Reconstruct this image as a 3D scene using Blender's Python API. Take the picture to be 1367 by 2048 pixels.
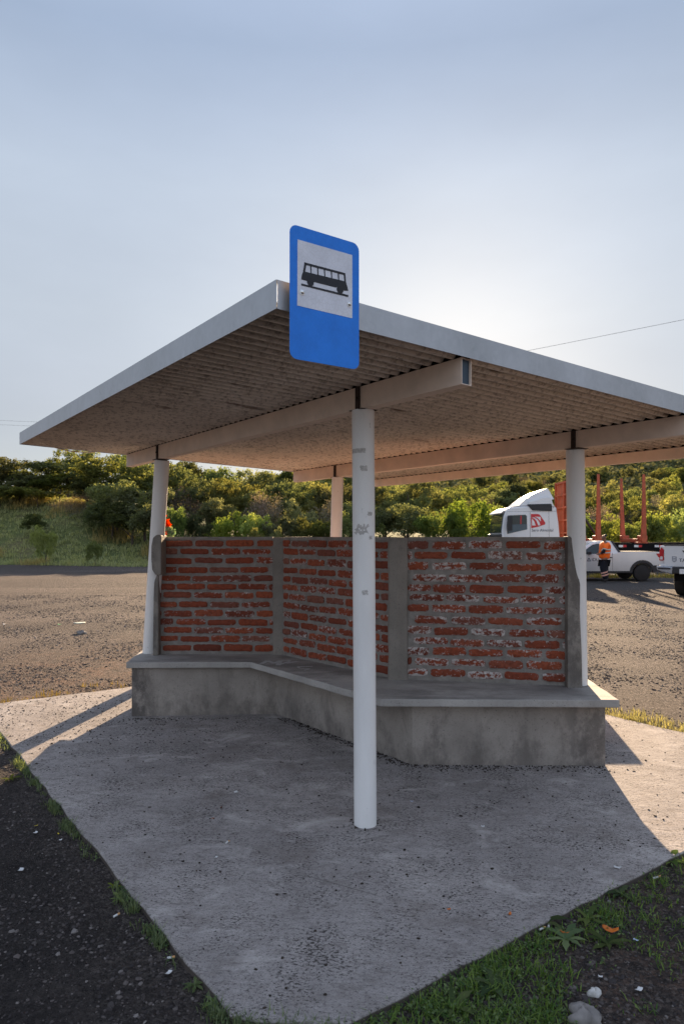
import bpy, math, random
import numpy as np
from mathutils import Vector, Matrix

sc = bpy.context.scene
col = sc.collection
for o in list(bpy.data.objects):
    bpy.data.objects.remove(o)
random.seed(7)
RNG = np.random.default_rng(7)
rad = math.radians

# ------------------------------------------------------------------ camera
F_PX, CX, HY, CAM_H = 1388.0, 683.5, 1072.0, 1.55      # focal length / centre / horizon in photo pixels, eye height
cam_d = bpy.data.cameras.new("camera")
cam = bpy.data.objects.new("camera", cam_d)
col.objects.link(cam)
cam.location = (0, 0, CAM_H)
cam.rotation_euler = (math.pi / 2, 0, 0)
cam_d.sensor_fit = 'HORIZONTAL'
cam_d.sensor_width = 36.0
cam_d.lens = 36.0 * F_PX / 1367.0
cam_d.shift_y = (HY - 1024.0) / 1367.0
cam_d.clip_start = 0.05
cam_d.clip_end = 4000
cam_d.dof.use_dof = True
cam_d.dof.focus_distance = 4.2
cam_d.dof.aperture_fstop = 9.0
sc.camera = cam

# ------------------------------------------------------------------ light
SUN_AZ, SUN_EL = rad(9.0), rad(16.0)
VEIL, NISH = 7.6, 0.155           # how much thin cloud and how much clear sky shows
world = bpy.data.worlds.new("World")
sc.world = world
world.use_nodes = True
wn = world.node_tree
wn.nodes.clear()
w_out = wn.nodes.new('ShaderNodeOutputWorld')
w_bg = wn.nodes.new('ShaderNodeBackground')
w_sky = wn.nodes.new('ShaderNodeTexSky')
w_sky.sky_type = 'NISHITA'
w_sky.sun_disc = False
w_sky.sun_elevation = SUN_EL
w_sky.sun_rotation = SUN_AZ
w_sky.altitude = 150
w_sky.air_density = 1.0
w_sky.dust_density = 0.6
w_sky.ozone_density = 1.6
# thin high cloud over the clear sky: a pale veil, faintly streaked, brightened overhead and behind the camera as added fill
w_tc = wn.nodes.new('ShaderNodeTexCoord')
w_sep = wn.nodes.new('ShaderNodeSeparateXYZ')
wn.links.new(w_tc.outputs['Generated'], w_sep.inputs[0])
w_rmp = wn.nodes.new('ShaderNodeValToRGB')
w_rmp.color_ramp.elements[0].position = 0.0
w_rmp.color_ramp.elements[0].color = (0.27, 0.27, 0.295, 1)
w_rmp.color_ramp.elements[1].position = 1.0
w_rmp.color_ramp.elements[1].color = (0.47, 0.55, 0.71, 1)
for p_, c_ in ((0.17, (0.285, 0.292, 0.322)), (0.29, (0.335, 0.358, 0.392)), (0.44, (0.325, 0.364, 0.420)), (0.575, (0.234, 0.285, 0.374)), (0.75, (0.35, 0.41, 0.54))):
    e_ = w_rmp.color_ramp.elements.new(p_)
    e_.color = (*c_, 1)
wn.links.new(w_sep.outputs[2], w_rmp.inputs[0])
w_map = wn.nodes.new('ShaderNodeMapping')
w_map.inputs['Scale'].default_value = (1.0, 1.0, 2.6)
wn.links.new(w_tc.outputs['Generated'], w_map.inputs[0])
w_noi = wn.nodes.new('ShaderNodeTexNoise')
w_noi.inputs['Scale'].default_value = 2.2
w_noi.inputs['Detail'].default_value = 6
w_noi.inputs['Roughness'].default_value = 0.55
wn.links.new(w_map.outputs[0], w_noi.inputs['Vector'])
w_nr = wn.nodes.new('ShaderNodeMapRange')
w_nr.inputs[1].default_value, w_nr.inputs[2].default_value = 0.3, 0.7
w_nr.inputs[3].default_value, w_nr.inputs[4].default_value = VEIL * 0.93, VEIL * 1.07
wn.links.new(w_noi.outputs['Fac'], w_nr.inputs[0])
w_veil = wn.nodes.new('ShaderNodeVectorMath'); w_veil.operation = 'SCALE'
wn.links.new(w_rmp.outputs[0], w_veil.inputs[0])
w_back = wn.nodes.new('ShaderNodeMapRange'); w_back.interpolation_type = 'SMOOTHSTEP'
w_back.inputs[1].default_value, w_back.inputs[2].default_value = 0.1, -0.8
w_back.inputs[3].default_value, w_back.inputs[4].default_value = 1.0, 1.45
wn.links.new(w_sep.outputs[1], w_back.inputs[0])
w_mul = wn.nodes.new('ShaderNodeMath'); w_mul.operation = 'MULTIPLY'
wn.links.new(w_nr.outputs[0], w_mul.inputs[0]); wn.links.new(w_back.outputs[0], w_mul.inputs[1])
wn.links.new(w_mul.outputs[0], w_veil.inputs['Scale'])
w_ns = wn.nodes.new('ShaderNodeVectorMath'); w_ns.operation = 'SCALE'
wn.links.new(w_sky.outputs[0], w_ns.inputs[0])
w_ns.inputs['Scale'].default_value = NISH
w_add = wn.nodes.new('ShaderNodeVectorMath'); w_add.operation = 'ADD'
wn.links.new(w_veil.outputs[0], w_add.inputs[0])
wn.links.new(w_ns.outputs[0], w_add.inputs[1])
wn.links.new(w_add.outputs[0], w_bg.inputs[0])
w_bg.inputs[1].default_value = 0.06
wn.links.new(w_bg.outputs[0], w_out.inputs[0])

sun_d = bpy.data.lights.new("sun", 'SUN')
sun = bpy.data.objects.new("sun", sun_d)
col.objects.link(sun)
sun_vec = Vector((math.sin(SUN_AZ) * math.cos(SUN_EL), math.cos(SUN_AZ) * math.cos(SUN_EL), math.sin(SUN_EL)))
sun.rotation_euler = sun_vec.to_track_quat('Z', 'Y').to_euler()
sun.location = (10, 40, 30)
sun_d.energy = 5.0
sun_d.angle = rad(0.5)
sun_d.color = (1.0, 0.73, 0.47)

sc.view_settings.view_transform = 'Standard'
sc.view_settings.look = 'None'
sc.view_settings.exposure = 1.65
sc.view_settings.gamma = 1.0
sc.render.engine = 'CYCLES'
sc.cycles.use_denoising = True
sc.cycles.max_bounces = 8
sc.cycles.transparent_max_bounces = 8


# ------------------------------------------------------------------ helpers
def G(px, py, z=0.0):
    """photo pixel -> world point on the level z"""
    Z = F_PX * (CAM_H - z) / (py - HY)
    return Vector(((px - CX) * Z / F_PX, Z, z))


def D(px, py, Z):
    """photo pixel -> world point at depth Z"""
    return Vector(((px - CX) * Z / F_PX, Z, CAM_H - (py - HY) * Z / F_PX))


ORIG = {}


def empty(name, loc, rz=0.0, label=None, cat=None, group=None):
    o = bpy.data.objects.new(name, None)
    col.objects.link(o)
    o.empty_display_size = 0.2
    o.location = loc
    o.rotation_euler = (0, 0, rz)
    ORIG[o.name] = Vector(loc)
    tag(o, label, cat, group)
    return o


def tag(o, label=None, cat=None, group=None, kind=None):
    if label: o["label"] = label
    if cat: o["category"] = cat
    if group: o["group"] = group
    if kind: o["kind"] = kind
    return o


class MB:
    def __init__(self):
        self.v, self.f, self.m = [], [], []
        self.attr = {}

    def add(self, verts, faces, mi=0):
        b = len(self.v)
        self.v += [tuple(p) for p in verts]
        for f in faces:
            self.f.append([i + b for i in f])
            self.m.append(mi)
        return b

    def box(self, c, s, rz=0.0, mi=0, rot=None):
        hx, hy, hz = s[0] / 2, s[1] / 2, s[2] / 2
        pts = [Vector((x * hx, y * hy, z * hz)) for z in (-1, 1) for y in (-1, 1) for x in (-1, 1)]
        M = rot if rot is not None else Matrix.Rotation(rz, 3, 'Z')
        c = Vector(c)
        self.add([M @ p + c for p in pts],
                 [(0, 2, 3, 1), (4, 5, 7, 6), (0, 1, 5, 4), (2, 6, 7, 3), (0, 4, 6, 2), (1, 3, 7, 5)], mi)

    def hull8(self, lo, hi, mi=0):
        """closed prism between two polygons with the same vertex count"""
        n = len(lo)
        fs = [tuple(range(n - 1, -1, -1)), tuple(range(n, 2 * n))]
        for i in range(n):
            j = (i + 1) % n
            fs.append((i, j, n + j, n + i))
        self.add(list(lo) + list(hi), fs, mi)

    def prism(self, poly, z0, z1, mi=0):
        self.hull8([(p[0], p[1], z0) for p in poly], [(p[0], p[1], z1) for p in poly], mi)

    def prism_y(self, poly, y0, y1, mi=0):
        """polygon in x,z extruded along y"""
        self.hull8([(p[0], y0, p[1]) for p in poly], [(p[0], y1, p[1]) for p in poly], mi)

    def tube(self, pts, r, n=12, mi=0, caps=True):
        pts = [Vector(p) for p in pts]
        rs = r if isinstance(r, (list, tuple)) else [r] * len(pts)
        rings = []
        for i, p in enumerate(pts):
            t = (pts[min(i + 1, len(pts) - 1)] - pts[max(i - 1, 0)]).normalized()
            a = Vector((0, 0, 1)) if abs(t.z) < 0.9 else Vector((1, 0, 0))
            u = t.cross(a).normalized()
            w = t.cross(u).normalized()
            rings.append([p + (u * math.cos(2 * math.pi * k / n) + w * math.sin(2 * math.pi * k / n)) * rs[i] for k in range(n)])
        vs = [q for ring in rings for q in ring]
        fs = []
        for i in range(len(pts) - 1):
            for k in range(n):
                k2 = (k + 1) % n
                fs.append((i * n + k, i * n + k2, (i + 1) * n + k2, (i + 1) * n + k))
        if caps:
            fs.append(tuple(range(n - 1, -1, -1)))
            fs.append(tuple((len(pts) - 1) * n + k for k in range(n)))
        self.add(vs, fs, mi)

    def build(self, name, mats, parent=None, local=False, bevel=0.0, smooth=False, seg=2):
        me = bpy.data.meshes.new(name)
        off = ORIG[parent.name] if (parent is not None and not local) else Vector((0, 0, 0))
        me.from_pydata([(p[0] - off.x, p[1] - off.y, p[2] - off.z) for p in self.v], [], self.f)
        if not isinstance(mats, (list, tuple)): mats = [mats]
        for m in mats: me.materials.append(m)
        me.polygons.foreach_set('material_index', self.m)
        for k, vals in self.attr.items():
            a = me.attributes.new(k, 'FLOAT', 'POINT')
            a.data.foreach_set('value', vals)
        if smooth:
            me.polygons.foreach_set('use_smooth', [True] * len(self.f))
            me.set_sharp_from_angle(angle=rad(40))
        me.update()
        o = bpy.data.objects.new(name, me)
        col.objects.link(o)
        if parent is not None:
            o.parent = parent
        ORIG[o.name] = off if parent is not None else Vector((0, 0, 0))
        if bevel > 0:
            b = o.modifiers.new('bevel', 'BEVEL')
            b.width = bevel
            b.segments = seg
            b.limit_method = 'ANGLE'
            b.angle_limit = rad(35)
        return o


def arc(cx, cy, r, a0, a1, n):
    return [(cx + r * math.cos(rad(a0 + (a1 - a0) * i / n)), cy + r * math.sin(rad(a0 + (a1 - a0) * i / n))) for i in range(n + 1)]


# ------------------------------------------------------------------ materials
class N:
    def __init__(self, name):
        self.mat = bpy.data.materials.new(name)
        self.mat.use_nodes = True
        self.t = self.mat.node_tree
        self.bsdf = self.t.nodes['Principled BSDF']
        self.out = self.t.nodes['Material Output']
        self._tc = None

    def node(self, kind, **kw):
        n = self.t.nodes.new(kind)
        for k, v in kw.items(): setattr(n, k, v)
        return n

    def link(self, a, b): self.t.links.new(a, b)

    def set(self, sock, val):
        if hasattr(val, 'is_output'): self.link(val, sock)
        elif isinstance(val, tuple) and len(val) == 3 and sock.type == 'RGBA': sock.default_value = (*val, 1)
        else: sock.default_value = val

    def obj(self):
        if self._tc is None: self._tc = self.node('ShaderNodeTexCoord')
        return self._tc.outputs['Object']

    def pos(self):
        return self.node('ShaderNodeNewGeometry').outputs['Position']

    def nz(self):
        g = self.node('ShaderNodeNewGeometry')
        x = self.node('ShaderNodeSeparateXYZ')
        self.link(g.outputs['Normal'], x.inputs[0])
        return x.outputs[2]

    def island(self):
        return self.node('ShaderNodeNewGeometry').outputs['Random Per Island']

    def objrand(self):
        return self.node('ShaderNodeObjectInfo').outputs['Random']

    def at(self, name):
        n = self.node('ShaderNodeAttribute')
        n.attribute_name = name
        return n.outputs['Fac']

    def map(self, vec, scale=(1, 1, 1), rot=(0, 0, 0)):
        n = self.node('ShaderNodeMapping')
        self.link(vec, n.inputs[0])
        n.inputs['Scale'].default_value = scale
        n.inputs['Rotation'].default_value = rot
        return n.outputs[0]

    def noise(self, scale, detail=4, rough=0.55, vec=None, dist=0.0):
        n = self.node('ShaderNodeTexNoise')
        n.inputs['Scale'].default_value = scale
        n.inputs['Detail'].default_value = detail
        n.inputs['Roughness'].default_value = rough
        n.inputs['Distortion'].default_value = dist
        self.link(vec if vec is not None else self.obj(), n.inputs['Vector'])
        return n.outputs['Fac']

    def voro(self, scale, vec=None, feature='F1', out='Distance', rnd=1.0):
        n = self.node('ShaderNodeTexVoronoi')
        n.feature = feature
        n.inputs['Scale'].default_value = scale
        n.inputs['Randomness'].default_value = rnd
        self.link(vec if vec is not None else self.obj(), n.inputs['Vector'])
        return n.outputs[out]

    def ramp(self, fac, stops, interp='LINEAR'):
        n = self.node('ShaderNodeValToRGB')
        n.color_ramp.interpolation = interp
        while len(n.color_ramp.elements) < len(stops): n.color_ramp.elements.new(0.5)
        for e, (p, c) in zip(n.color_ramp.elements, stops):
            e.position = p
            e.color = (c, c, c, 1) if not isinstance(c, tuple) else (*c, 1)
        self.link(fac, n.inputs[0])
        return n.outputs[0]

    def step(self, fac, lo, hi):
        n = self.node('ShaderNodeMapRange')
        n.interpolation_type = 'SMOOTHSTEP'
        self.set(n.inputs[0], fac)
        n.inputs[1].default_value, n.inputs[2].default_value = lo, hi
        return n.outputs[0]

    def mix(self, fac, a, b, mode='MIX'):
        n = self.node('ShaderNodeMix')
        n.data_type = 'RGBA'
        n.blend_type = mode
        self.set(n.inputs[0], fac)
        self.set(n.inputs[6], a)
        self.set(n.inputs[7], b)
        return n.outputs[2]

    def math(self, op, a, b=0.0):
        n = self.node('ShaderNodeMath')
        n.operation = op
        self.set(n.inputs[0], a)
        self.set(n.inputs[1], b)
        return n.outputs[0]

    def bump(self, height, strength=0.3, dist=0.01, normal=None):
        n = self.node('ShaderNodeBump')
        n.inputs['Strength'].default_value = strength
        n.inputs['Distance'].default_value = dist
        self.link(height, n.inputs['Height'])
        if normal is not None: self.link(normal, n.inputs['Normal'])
        return n.outputs[0]

    def done(self, color, rough=0.7, metal=0.0, normal=None, spec=0.4, **kw):
        b = self.bsdf
        self.set(b.inputs['Base Color'], color)
        self.set(b.inputs['Roughness'], rough)
        self.set(b.inputs['Metallic'], metal)
        b.inputs['Specular IOR Level'].default_value = spec
        if normal is not None: self.link(normal, b.inputs['Normal'])
        for k, v in kw.items(): self.set(b.inputs[k], v)
        return self.mat


def m_plain(name, color, rough=0.6, metal=0.0, var=0.15, scale=12, spec=0.4):
    n = N(name)
    k = n.noise(scale, 5, 0.6)
    dark = tuple(c * (1 - var) for c in color)
    lite = tuple(min(1, c * (1 + var)) for c in color)
    c = n.ramp(k, [(0.3, dark), (0.7, lite)])
    r = n.ramp(k, [(0.3, max(0, rough - .08)), (0.7, min(1, rough + .08))])
    return n.done(c, r, metal, spec=spec)


def m_slab():
    n = N('slab_concrete')
    p = n.pos()
    big = n.noise(0.9, 6, 0.62, p)
    warp = n.noise(5.5, 8, 0.7, n.map(p, (1, 1.9, 1), (0, 0, 0.5)), 1.6)
    sw = n.noise(17, 8, 0.72, n.map(p, (1, 2.2, 1), (0, 0, -0.7)), 1.2)
    sp1 = n.noise(60, 5, 0.7, n.map(p, (1, 1.35, 1), (0, 0, 0.3)))
    sp2 = n.noise(170, 3, 0.7, p)
    c = n.ramp(big, [(0.25, (0.225, 0.205, 0.197)), (0.5, (0.35, 0.32, 0.307)), (0.75, (0.475, 0.435, 0.41))])
    c = n.mix(n.ramp(warp, [(0.38, 0.55), (0.52, 0.0)]), c, (0.215, 0.193, 0.182))
    c = n.mix(n.ramp(sw, [(0.36, 0.8), (0.48, 0.0)]), c, (0.17, 0.15, 0.143))
    c = n.mix(n.ramp(sp1, [(0.36, 0.95), (0.45, 0.0)]), c, (0.10, 0.09, 0.088))
    c = n.mix(n.ramp(sp2, [(0.34, 0.8), (0.5, 0.0)]), c, (0.14, 0.128, 0.122))
    c = n.mix(n.ramp(sp1, [(0.60, 0.0), (0.75, 0.5)]), c, (0.56, 0.52, 0.49))
    clus = n.noise(3.3, 6, 0.66, p)
    fl = n.math('ADD', n.noise(62, 3, 0.6, n.map(p, (1, 1.7, 1), (0, 0, 0.45))), n.math('MULTIPLY', n.math('SUBTRACT', clus, 0.5), 0.55))
    c = n.mix(n.ramp(fl, [(0.355, 0.95), (0.415, 0.0)]), c, (0.05, 0.043, 0.041))
    for ang, lo in ((0.52, 0.36), (-0.35, 0.34)):
        ln = n.noise(2.1, 5, 0.6, n.map(n.map(p, (1, 1, 1), (0, 0, ang)), (0.5, 26, 1)), 0.25)
        lm = n.math('MULTIPLY', n.ramp(ln, [(lo - .05, 0.8), (lo + .03, 0.0)]), n.step(n.noise(1.5, 3, 0.5, n.map(p, (1, 1, 1), (0, 0, ang * 3))), 0.46, 0.62))
        c = n.mix(lm, c, (0.11, 0.098, 0.093))
    spots = n.noise(2.0, 5, 0.65, p)
    pal = n.noise(2.7, 7, 0.7, n.map(p, (1, 1.4, 1), (0, 0, 0.4)), 0.7)
    c = n.mix(n.ramp(pal, [(0.54, 0.0), (0.68, 0.55)]), c, (0.55, 0.51, 0.485))
    c = n.mix(n.ramp(spots, [(0.55, 0.0), (0.70, 0.6)]), c, (0.16, 0.135, 0.122))
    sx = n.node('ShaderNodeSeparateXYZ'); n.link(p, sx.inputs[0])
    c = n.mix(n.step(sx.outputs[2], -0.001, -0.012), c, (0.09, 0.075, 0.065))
    h = n.math('ADD', n.math('MULTIPLY', sw, 0.9), n.math('MULTIPLY', sp1, 0.6))
    h = n.math('ADD', h, n.math('MULTIPLY', sp2, 0.25))
    h = n.math('ADD', h, n.math('MULTIPLY', warp, 0.9))
    return n.done(c, 0.88, normal=n.bump(h, 0.5, 0.012), spec=0.2)


def m_concrete(name, base=(0.33, 0.295, 0.265), stain=0.5, top=False):
    n = N(name)
    p = n.pos()
    big = n.noise(2.2, 6, 0.62, p)
    vert = n.noise(7, 6, 0.6, n.map(p, (1, 1, 0.22)))
    fine = n.noise(90, 4, 0.7, p)
    lo = tuple(c * 0.62 for c in base)
    hi = tuple(c * 1.3 for c in base)
    c = n.ramp(big, [(0.25, lo), (0.55, base), (0.8, hi)])
    c = n.mix(n.ramp(vert, [(0.55, 0.0), (0.8, stain)]), c, tuple(k * 0.45 for k in base))
    c = n.mix(n.ramp(fine, [(0.28, 0.6), (0.45, 0.0)]), c, tuple(k * 0.4 for k in base))
    pit = n.voro(23, p)
    c = n.mix(n.ramp(pit, [(0.0, 0.9), (0.11, 0.0)]), c, (0.035, 0.03, 0.028))
    if top:
        dk = n.noise(3.5, 6, 0.65, n.map(p, (0.5, 1, 1)))
        c = n.mix(n.math('MULTIPLY', n.ramp(dk, [(0.45, 0.0), (0.66, 0.6)]), n.step(n.nz(), 0.4, 0.6)), c, (0.085, 0.08, 0.08))
        wt = n.noise(11, 5, 0.65, n.map(p, (0.6, 1, 1)))
        c = n.mix(n.ramp(wt, [(0.68, 0.0), (0.80, 0.5)]), c, (0.5, 0.49, 0.47))
    else:
        # damp grime near the ground and at one end of each face
        sx = n.node('ShaderNodeSeparateXYZ')
        n.link(p, sx.inputs[0])
        gr = n.math('SUBTRACT', n.noise(7, 9, 0.74, n.map(p, (1, 1, 0.6))), n.math('MULTIPLY', sx.outputs[2], 0.55))
        c = n.mix(n.ramp(gr, [(0.38, 0.0), (0.56, 0.55)]), c, (0.095, 0.082, 0.076))
        en = n.math('MAXIMUM', n.step(sx.outputs[0], -1.60, -1.72), n.math('MULTIPLY', n.step(sx.outputs[0], 1.35, 1.66), 0.8))
        em = n.math('MULTIPLY', en, n.ramp(n.noise(11, 8, 0.75, n.map(p, (1, 1, 0.7))), [(0.42, 0.0), (0.56, 0.75)]))
        c = n.mix(em, c, (0.085, 0.076, 0.072))
        wash = n.noise(4.2, 8, 0.7, n.map(p, (1, 1, 0.35)), 0.8)
        c = n.mix(n.ramp(wash, [(0.54, 0.0), (0.66, 0.42)]), c, (0.115, 0.10, 0.092))
    h = n.math('ADD', n.math('MULTIPLY', big, 0.6), n.math('MULTIPLY', fine, 0.4))
    h = n.math('ADD', h, n.math('MULTIPLY', n.ramp(pit, [(0.0, 0.0), (0.12, 1.0)]), 0.5))
    return n.done(c, n.ramp(big, [(0.3, 0.7), (0.7, 0.9)]), normal=n.bump(h, 0.5, 0.01), spec=0.25)


def m_mortar():
    n = N('wall_mortar')
    p = n.pos()
    a = n.noise(14, 7, 0.65, p)
    f = n.noise(120, 3, 0.7, p)
    c = n.ramp(a, [(0.3, (0.20, 0.182, 0.166)), (0.6, (0.295, 0.272, 0.252)), (0.8, (0.37, 0.345, 0.32))])
    k = n.noise(23, 8, 0.74, n.map(p, (1, 1, 1.5)), 0.5)
    k2 = n.noise(70, 4, 0.7, n.map(p, (1, 1, 0.7)))
    m = n.math('ADD', n.math('MULTIPLY', k, 0.75), n.math('MULTIPLY', k2, 0.35))
    c = n.mix(n.math('MULTIPLY', n.step(m, 0.66, 0.74), 0.55), c, (0.46, 0.44, 0.42))
    c = n.mix(n.math('MULTIPLY', n.step(m, 0.43, 0.36), 0.6), c, (0.09, 0.08, 0.072))
    h = n.math('ADD', a, n.math('MULTIPLY', f, 0.4))
    return n.done(c, 0.92, normal=n.bump(h, 0.9, 0.016), spec=0.2)


def m_brick():
    n = N('old_painted_brick')
    p = n.pos()
    isl = n.island()
    red = n.ramp(isl, [(0.0, (0.150, 0.040, 0.026)), (0.25, (0.30, 0.070, 0.034)), (0.5, (0.215, 0.052, 0.029)), (0.75, (0.34, 0.086, 0.041)), (0.9, (0.19, 0.062, 0.044)), (1.0, (0.25, 0.105, 0.075))])
    v = n.noise(38, 6, 0.65, p)
    red = n.mix(n.ramp(v, [(0.35, 0.65), (0.55, 0.0)]), red, (0.115, 0.032, 0.018))
    red = n.mix(n.ramp(v, [(0.62, 0.0), (0.8, 0.5)]), red, (0.46, 0.155, 0.07))
    # remains of white paint, most of it along the rims of each brick
    k = n.noise(23, 8, 0.74, n.map(p, (1, 1, 1.5)), 0.5)
    k2 = n.noise(70, 4, 0.7, n.map(p, (1, 1, 0.7)))
    m = n.math('ADD', n.math('MULTIPLY', k, 0.75), n.math('MULTIPLY', k2, 0.35))
    m = n.math('ADD', m, n.math('MULTIPLY', n.at('rim'), 0.085))
    m = n.math('ADD', m, n.at('paint'))
    mask = n.step(m, 0.69, 0.775)
    white = n.ramp(n.noise(50, 4, 0.6, p), [(0.3, (0.40, 0.37, 0.355)), (0.7, (0.66, 0.63, 0.61))])
    c = n.mix(n.math('MULTIPLY', mask, 0.9), red, white)
    h = n.math('ADD', v, n.math('MULTIPLY', mask, 0.25))
    return n.done(c, 0.85, normal=n.bump(h, 0.5, 0.008), spec=0.25)


def m_post():
    n = N('white_post_paint')
    p = n.pos()
    a = n.noise(5, 5, 0.6, n.map(p, (1, 1, 0.25)))
    c = n.ramp(a, [(0.3, (0.76, 0.75, 0.74)), (0.65, (0.86, 0.855, 0.85))])
    s = n.noise(42, 6, 0.7, n.map(p, (1, 1, 0.35)))
    c = n.mix(n.ramp(s, [(0.27, 0.8), (0.335, 0.0)]), c, (0.17, 0.155, 0.145))
    b = n.noise(9, 6, 0.7, p)
    c = n.mix(n.ramp(b, [(0.62, 0.0), (0.8, 0.35)]), c, (0.40, 0.375, 0.35))
    return n.done(c, 0.42, normal=n.bump(a, 0.1, 0.01), spec=0.4)


def m_galv(name, base=(0.46, 0.48, 0.50), rough=0.5, metal=0.55):
    n = N(name)
    p = n.pos()
    a = n.noise(3, 6, 0.65, n.map(p, (1, 1, 0.6)))
    f = n.voro(45, p, out='Color')
    c = n.ramp(a, [(0.25, tuple(k * 0.72 for k in base)), (0.75, tuple(k * 1.15 for k in base))])
    c = n.mix(n.math('MULTIPLY', n.ramp(f, [(0, 0.0), (1, 1.0)]), 0.12), c, (0.75, 0.77, 0.8))
    s = n.noise(12, 5, 0.7, n.map(p, (1, 1, 0.3)))
    c = n.mix(n.ramp(s, [(0.66, 0.0), (0.8, 0.5)]), c, tuple(min(1, k * 1.5) for k in base))
    return n.done(c, n.ramp(a, [(0.3, rough - .08), (0.7, rough + .1)]), metal, spec=0.4)


def m_corrugated():
    n = N('dusty_corrugated_metal')
    p = n.pos()
    a = n.noise(1.3, 6, 0.62, p)
    c = n.ramp(a, [(0.3, (0.66, 0.57, 0.48)), (0.55, (0.78, 0.68, 0.575)), (0.75, (0.86, 0.77, 0.67))])
    pr = n.map(p, (1, 1, 1), (0, 0, -0.6195))
    d = n.noise(38, 6, 0.76, n.map(pr, (0.8, 1.0, 1)))
    c = n.mix(n.ramp(d, [(0.40, 0.6), (0.50, 0.0)]), c, (0.23, 0.175, 0.135))
    e = n.noise(3.1, 6, 0.65, n.map(pr, (0.5, 3.0, 1)))
    c = n.mix(n.ramp(e, [(0.62, 0.0), (0.69, 0.8)]), c, (0.15, 0.095, 0.062))
    # dust plus the shade of the deep flutes, both painted as darkening
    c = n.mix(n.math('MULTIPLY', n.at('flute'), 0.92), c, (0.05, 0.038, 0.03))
    return n.done(c, n.ramp(d, [(0.35, 0.75), (0.7, 0.45)]), n.ramp(d, [(0.4, 0.05), (0.7, 0.25)]), normal=n.bump(d, 0.35, 0.004))


def m_ground():
    n = N('lot_ground')
    p = n.pos()
    big = n.noise(0.26, 8, 0.68, n.map(p, (0.45, 1.5, 1)), 0.4)
    mid = n.noise(3.0, 7, 0.65, p)
    peb = n.voro(75, p, out='Color')
    pebd = n.voro(75, p)
    fine = n.noise(85, 4, 0.7, p)
    c = n.ramp(big, [(0.3, (0.065, 0.053, 0.050)), (0.5, (0.118, 0.096, 0.086)), (0.72, (0.205, 0.166, 0.144))])
    band = n.noise(0.30, 7, 0.62, n.map(p, (0.22, 1.0, 1), (0, 0, 0.1)), 0.6)
    c = n.mix(n.ramp(band, [(0.50, 0.0), (0.64, 0.7)]), c, (0.31, 0.25, 0.215))
    c = n.mix(n.ramp(band, [(0.34, 0.6), (0.46, 0.0)]), c, (0.075, 0.062, 0.06))
    c = n.mix(n.math('MULTIPLY', n.at('red'), n.ramp(mid, [(0.35, 0.3), (0.6, 0.85)])), c, (0.235, 0.125, 0.08))
    c = n.mix(n.ramp(mid, [(0.35, 0.6), (0.6, 0.0)]), c, (0.10, 0.078, 0.068))
    pc = n.node('ShaderNodeSeparateColor')
    n.link(peb, pc.inputs[0])
    c = n.mix(n.ramp(pc.outputs[0], [(0.45, 0.0), (0.95, 0.55)]), c, (0.36, 0.31, 0.275))
    c = n.mix(n.ramp(pc.outputs[1], [(0.3, 0.75), (0.55, 0.0)]), c, (0.06, 0.05, 0.046))
    c = n.mix(n.ramp(fine, [(0.34, 0.75), (0.5, 0.0)]), c, (0.045, 0.038, 0.035))
    crs = n.noise(24, 6, 0.75, p)
    c = n.mix(n.ramp(crs, [(0.38, 0.85), (0.49, 0.0)]), c, (0.04, 0.033, 0.031))
    c = n.mix(n.ramp(crs, [(0.58, 0.0), (0.72, 0.5)]), c, (0.34, 0.285, 0.25))
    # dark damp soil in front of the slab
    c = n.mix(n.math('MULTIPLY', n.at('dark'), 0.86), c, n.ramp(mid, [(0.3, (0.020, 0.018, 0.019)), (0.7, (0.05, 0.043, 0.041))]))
    # grey asphalt beyond the lot at the vehicles
    asp = n.ramp(fine, [(0.3, (0.06, 0.056, 0.056)), (0.7, (0.115, 0.105, 0.10))])
    am = n.step(n.math('ADD', n.at('asphalt'), n.math('MULTIPLY', n.math('SUBTRACT', mid, 0.5), 0.5)), 0.35, 0.65)
    c = n.mix(am, c, asp)
    # grassy bank and hill scrub
    gn = n.noise(0.35, 6, 0.65, p)
    gf = n.noise(6, 5, 0.7, n.map(p, (1, 1, 2)))
    g = n.ramp(gn, [(0.3, (0.10, 0.13, 0.045)), (0.5, (0.17, 0.195, 0.07)), (0.7, (0.26, 0.22, 0.12))])
    g = n.mix(n.ramp(gf, [(0.35, 0.6), (0.6, 0.0)]), g, (0.03, 0.038, 0.014))
    gm = n.step(n.math('ADD', n.at('grass'), n.math('MULTIPLY', n.math('SUBTRACT', mid, 0.5), 0.7)), 0.4, 0.6)
    c = n.mix(gm, c, g)
    h = n.math('ADD', n.math('MULTIPLY', n.ramp(pebd, [(0.0, 1.0), (0.6, 0.0)]), 0.7), n.math('MULTIPLY', fine, 0.6))
    h = n.math('ADD', h, n.math('MULTIPLY', mid, 1.2))
    h = n.math('ADD', h, n.math('MULTIPLY', crs, 1.2))
    return n.done(c, 0.95, normal=n.bump(h, 0.9, 0.035), spec=0.15)


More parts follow.
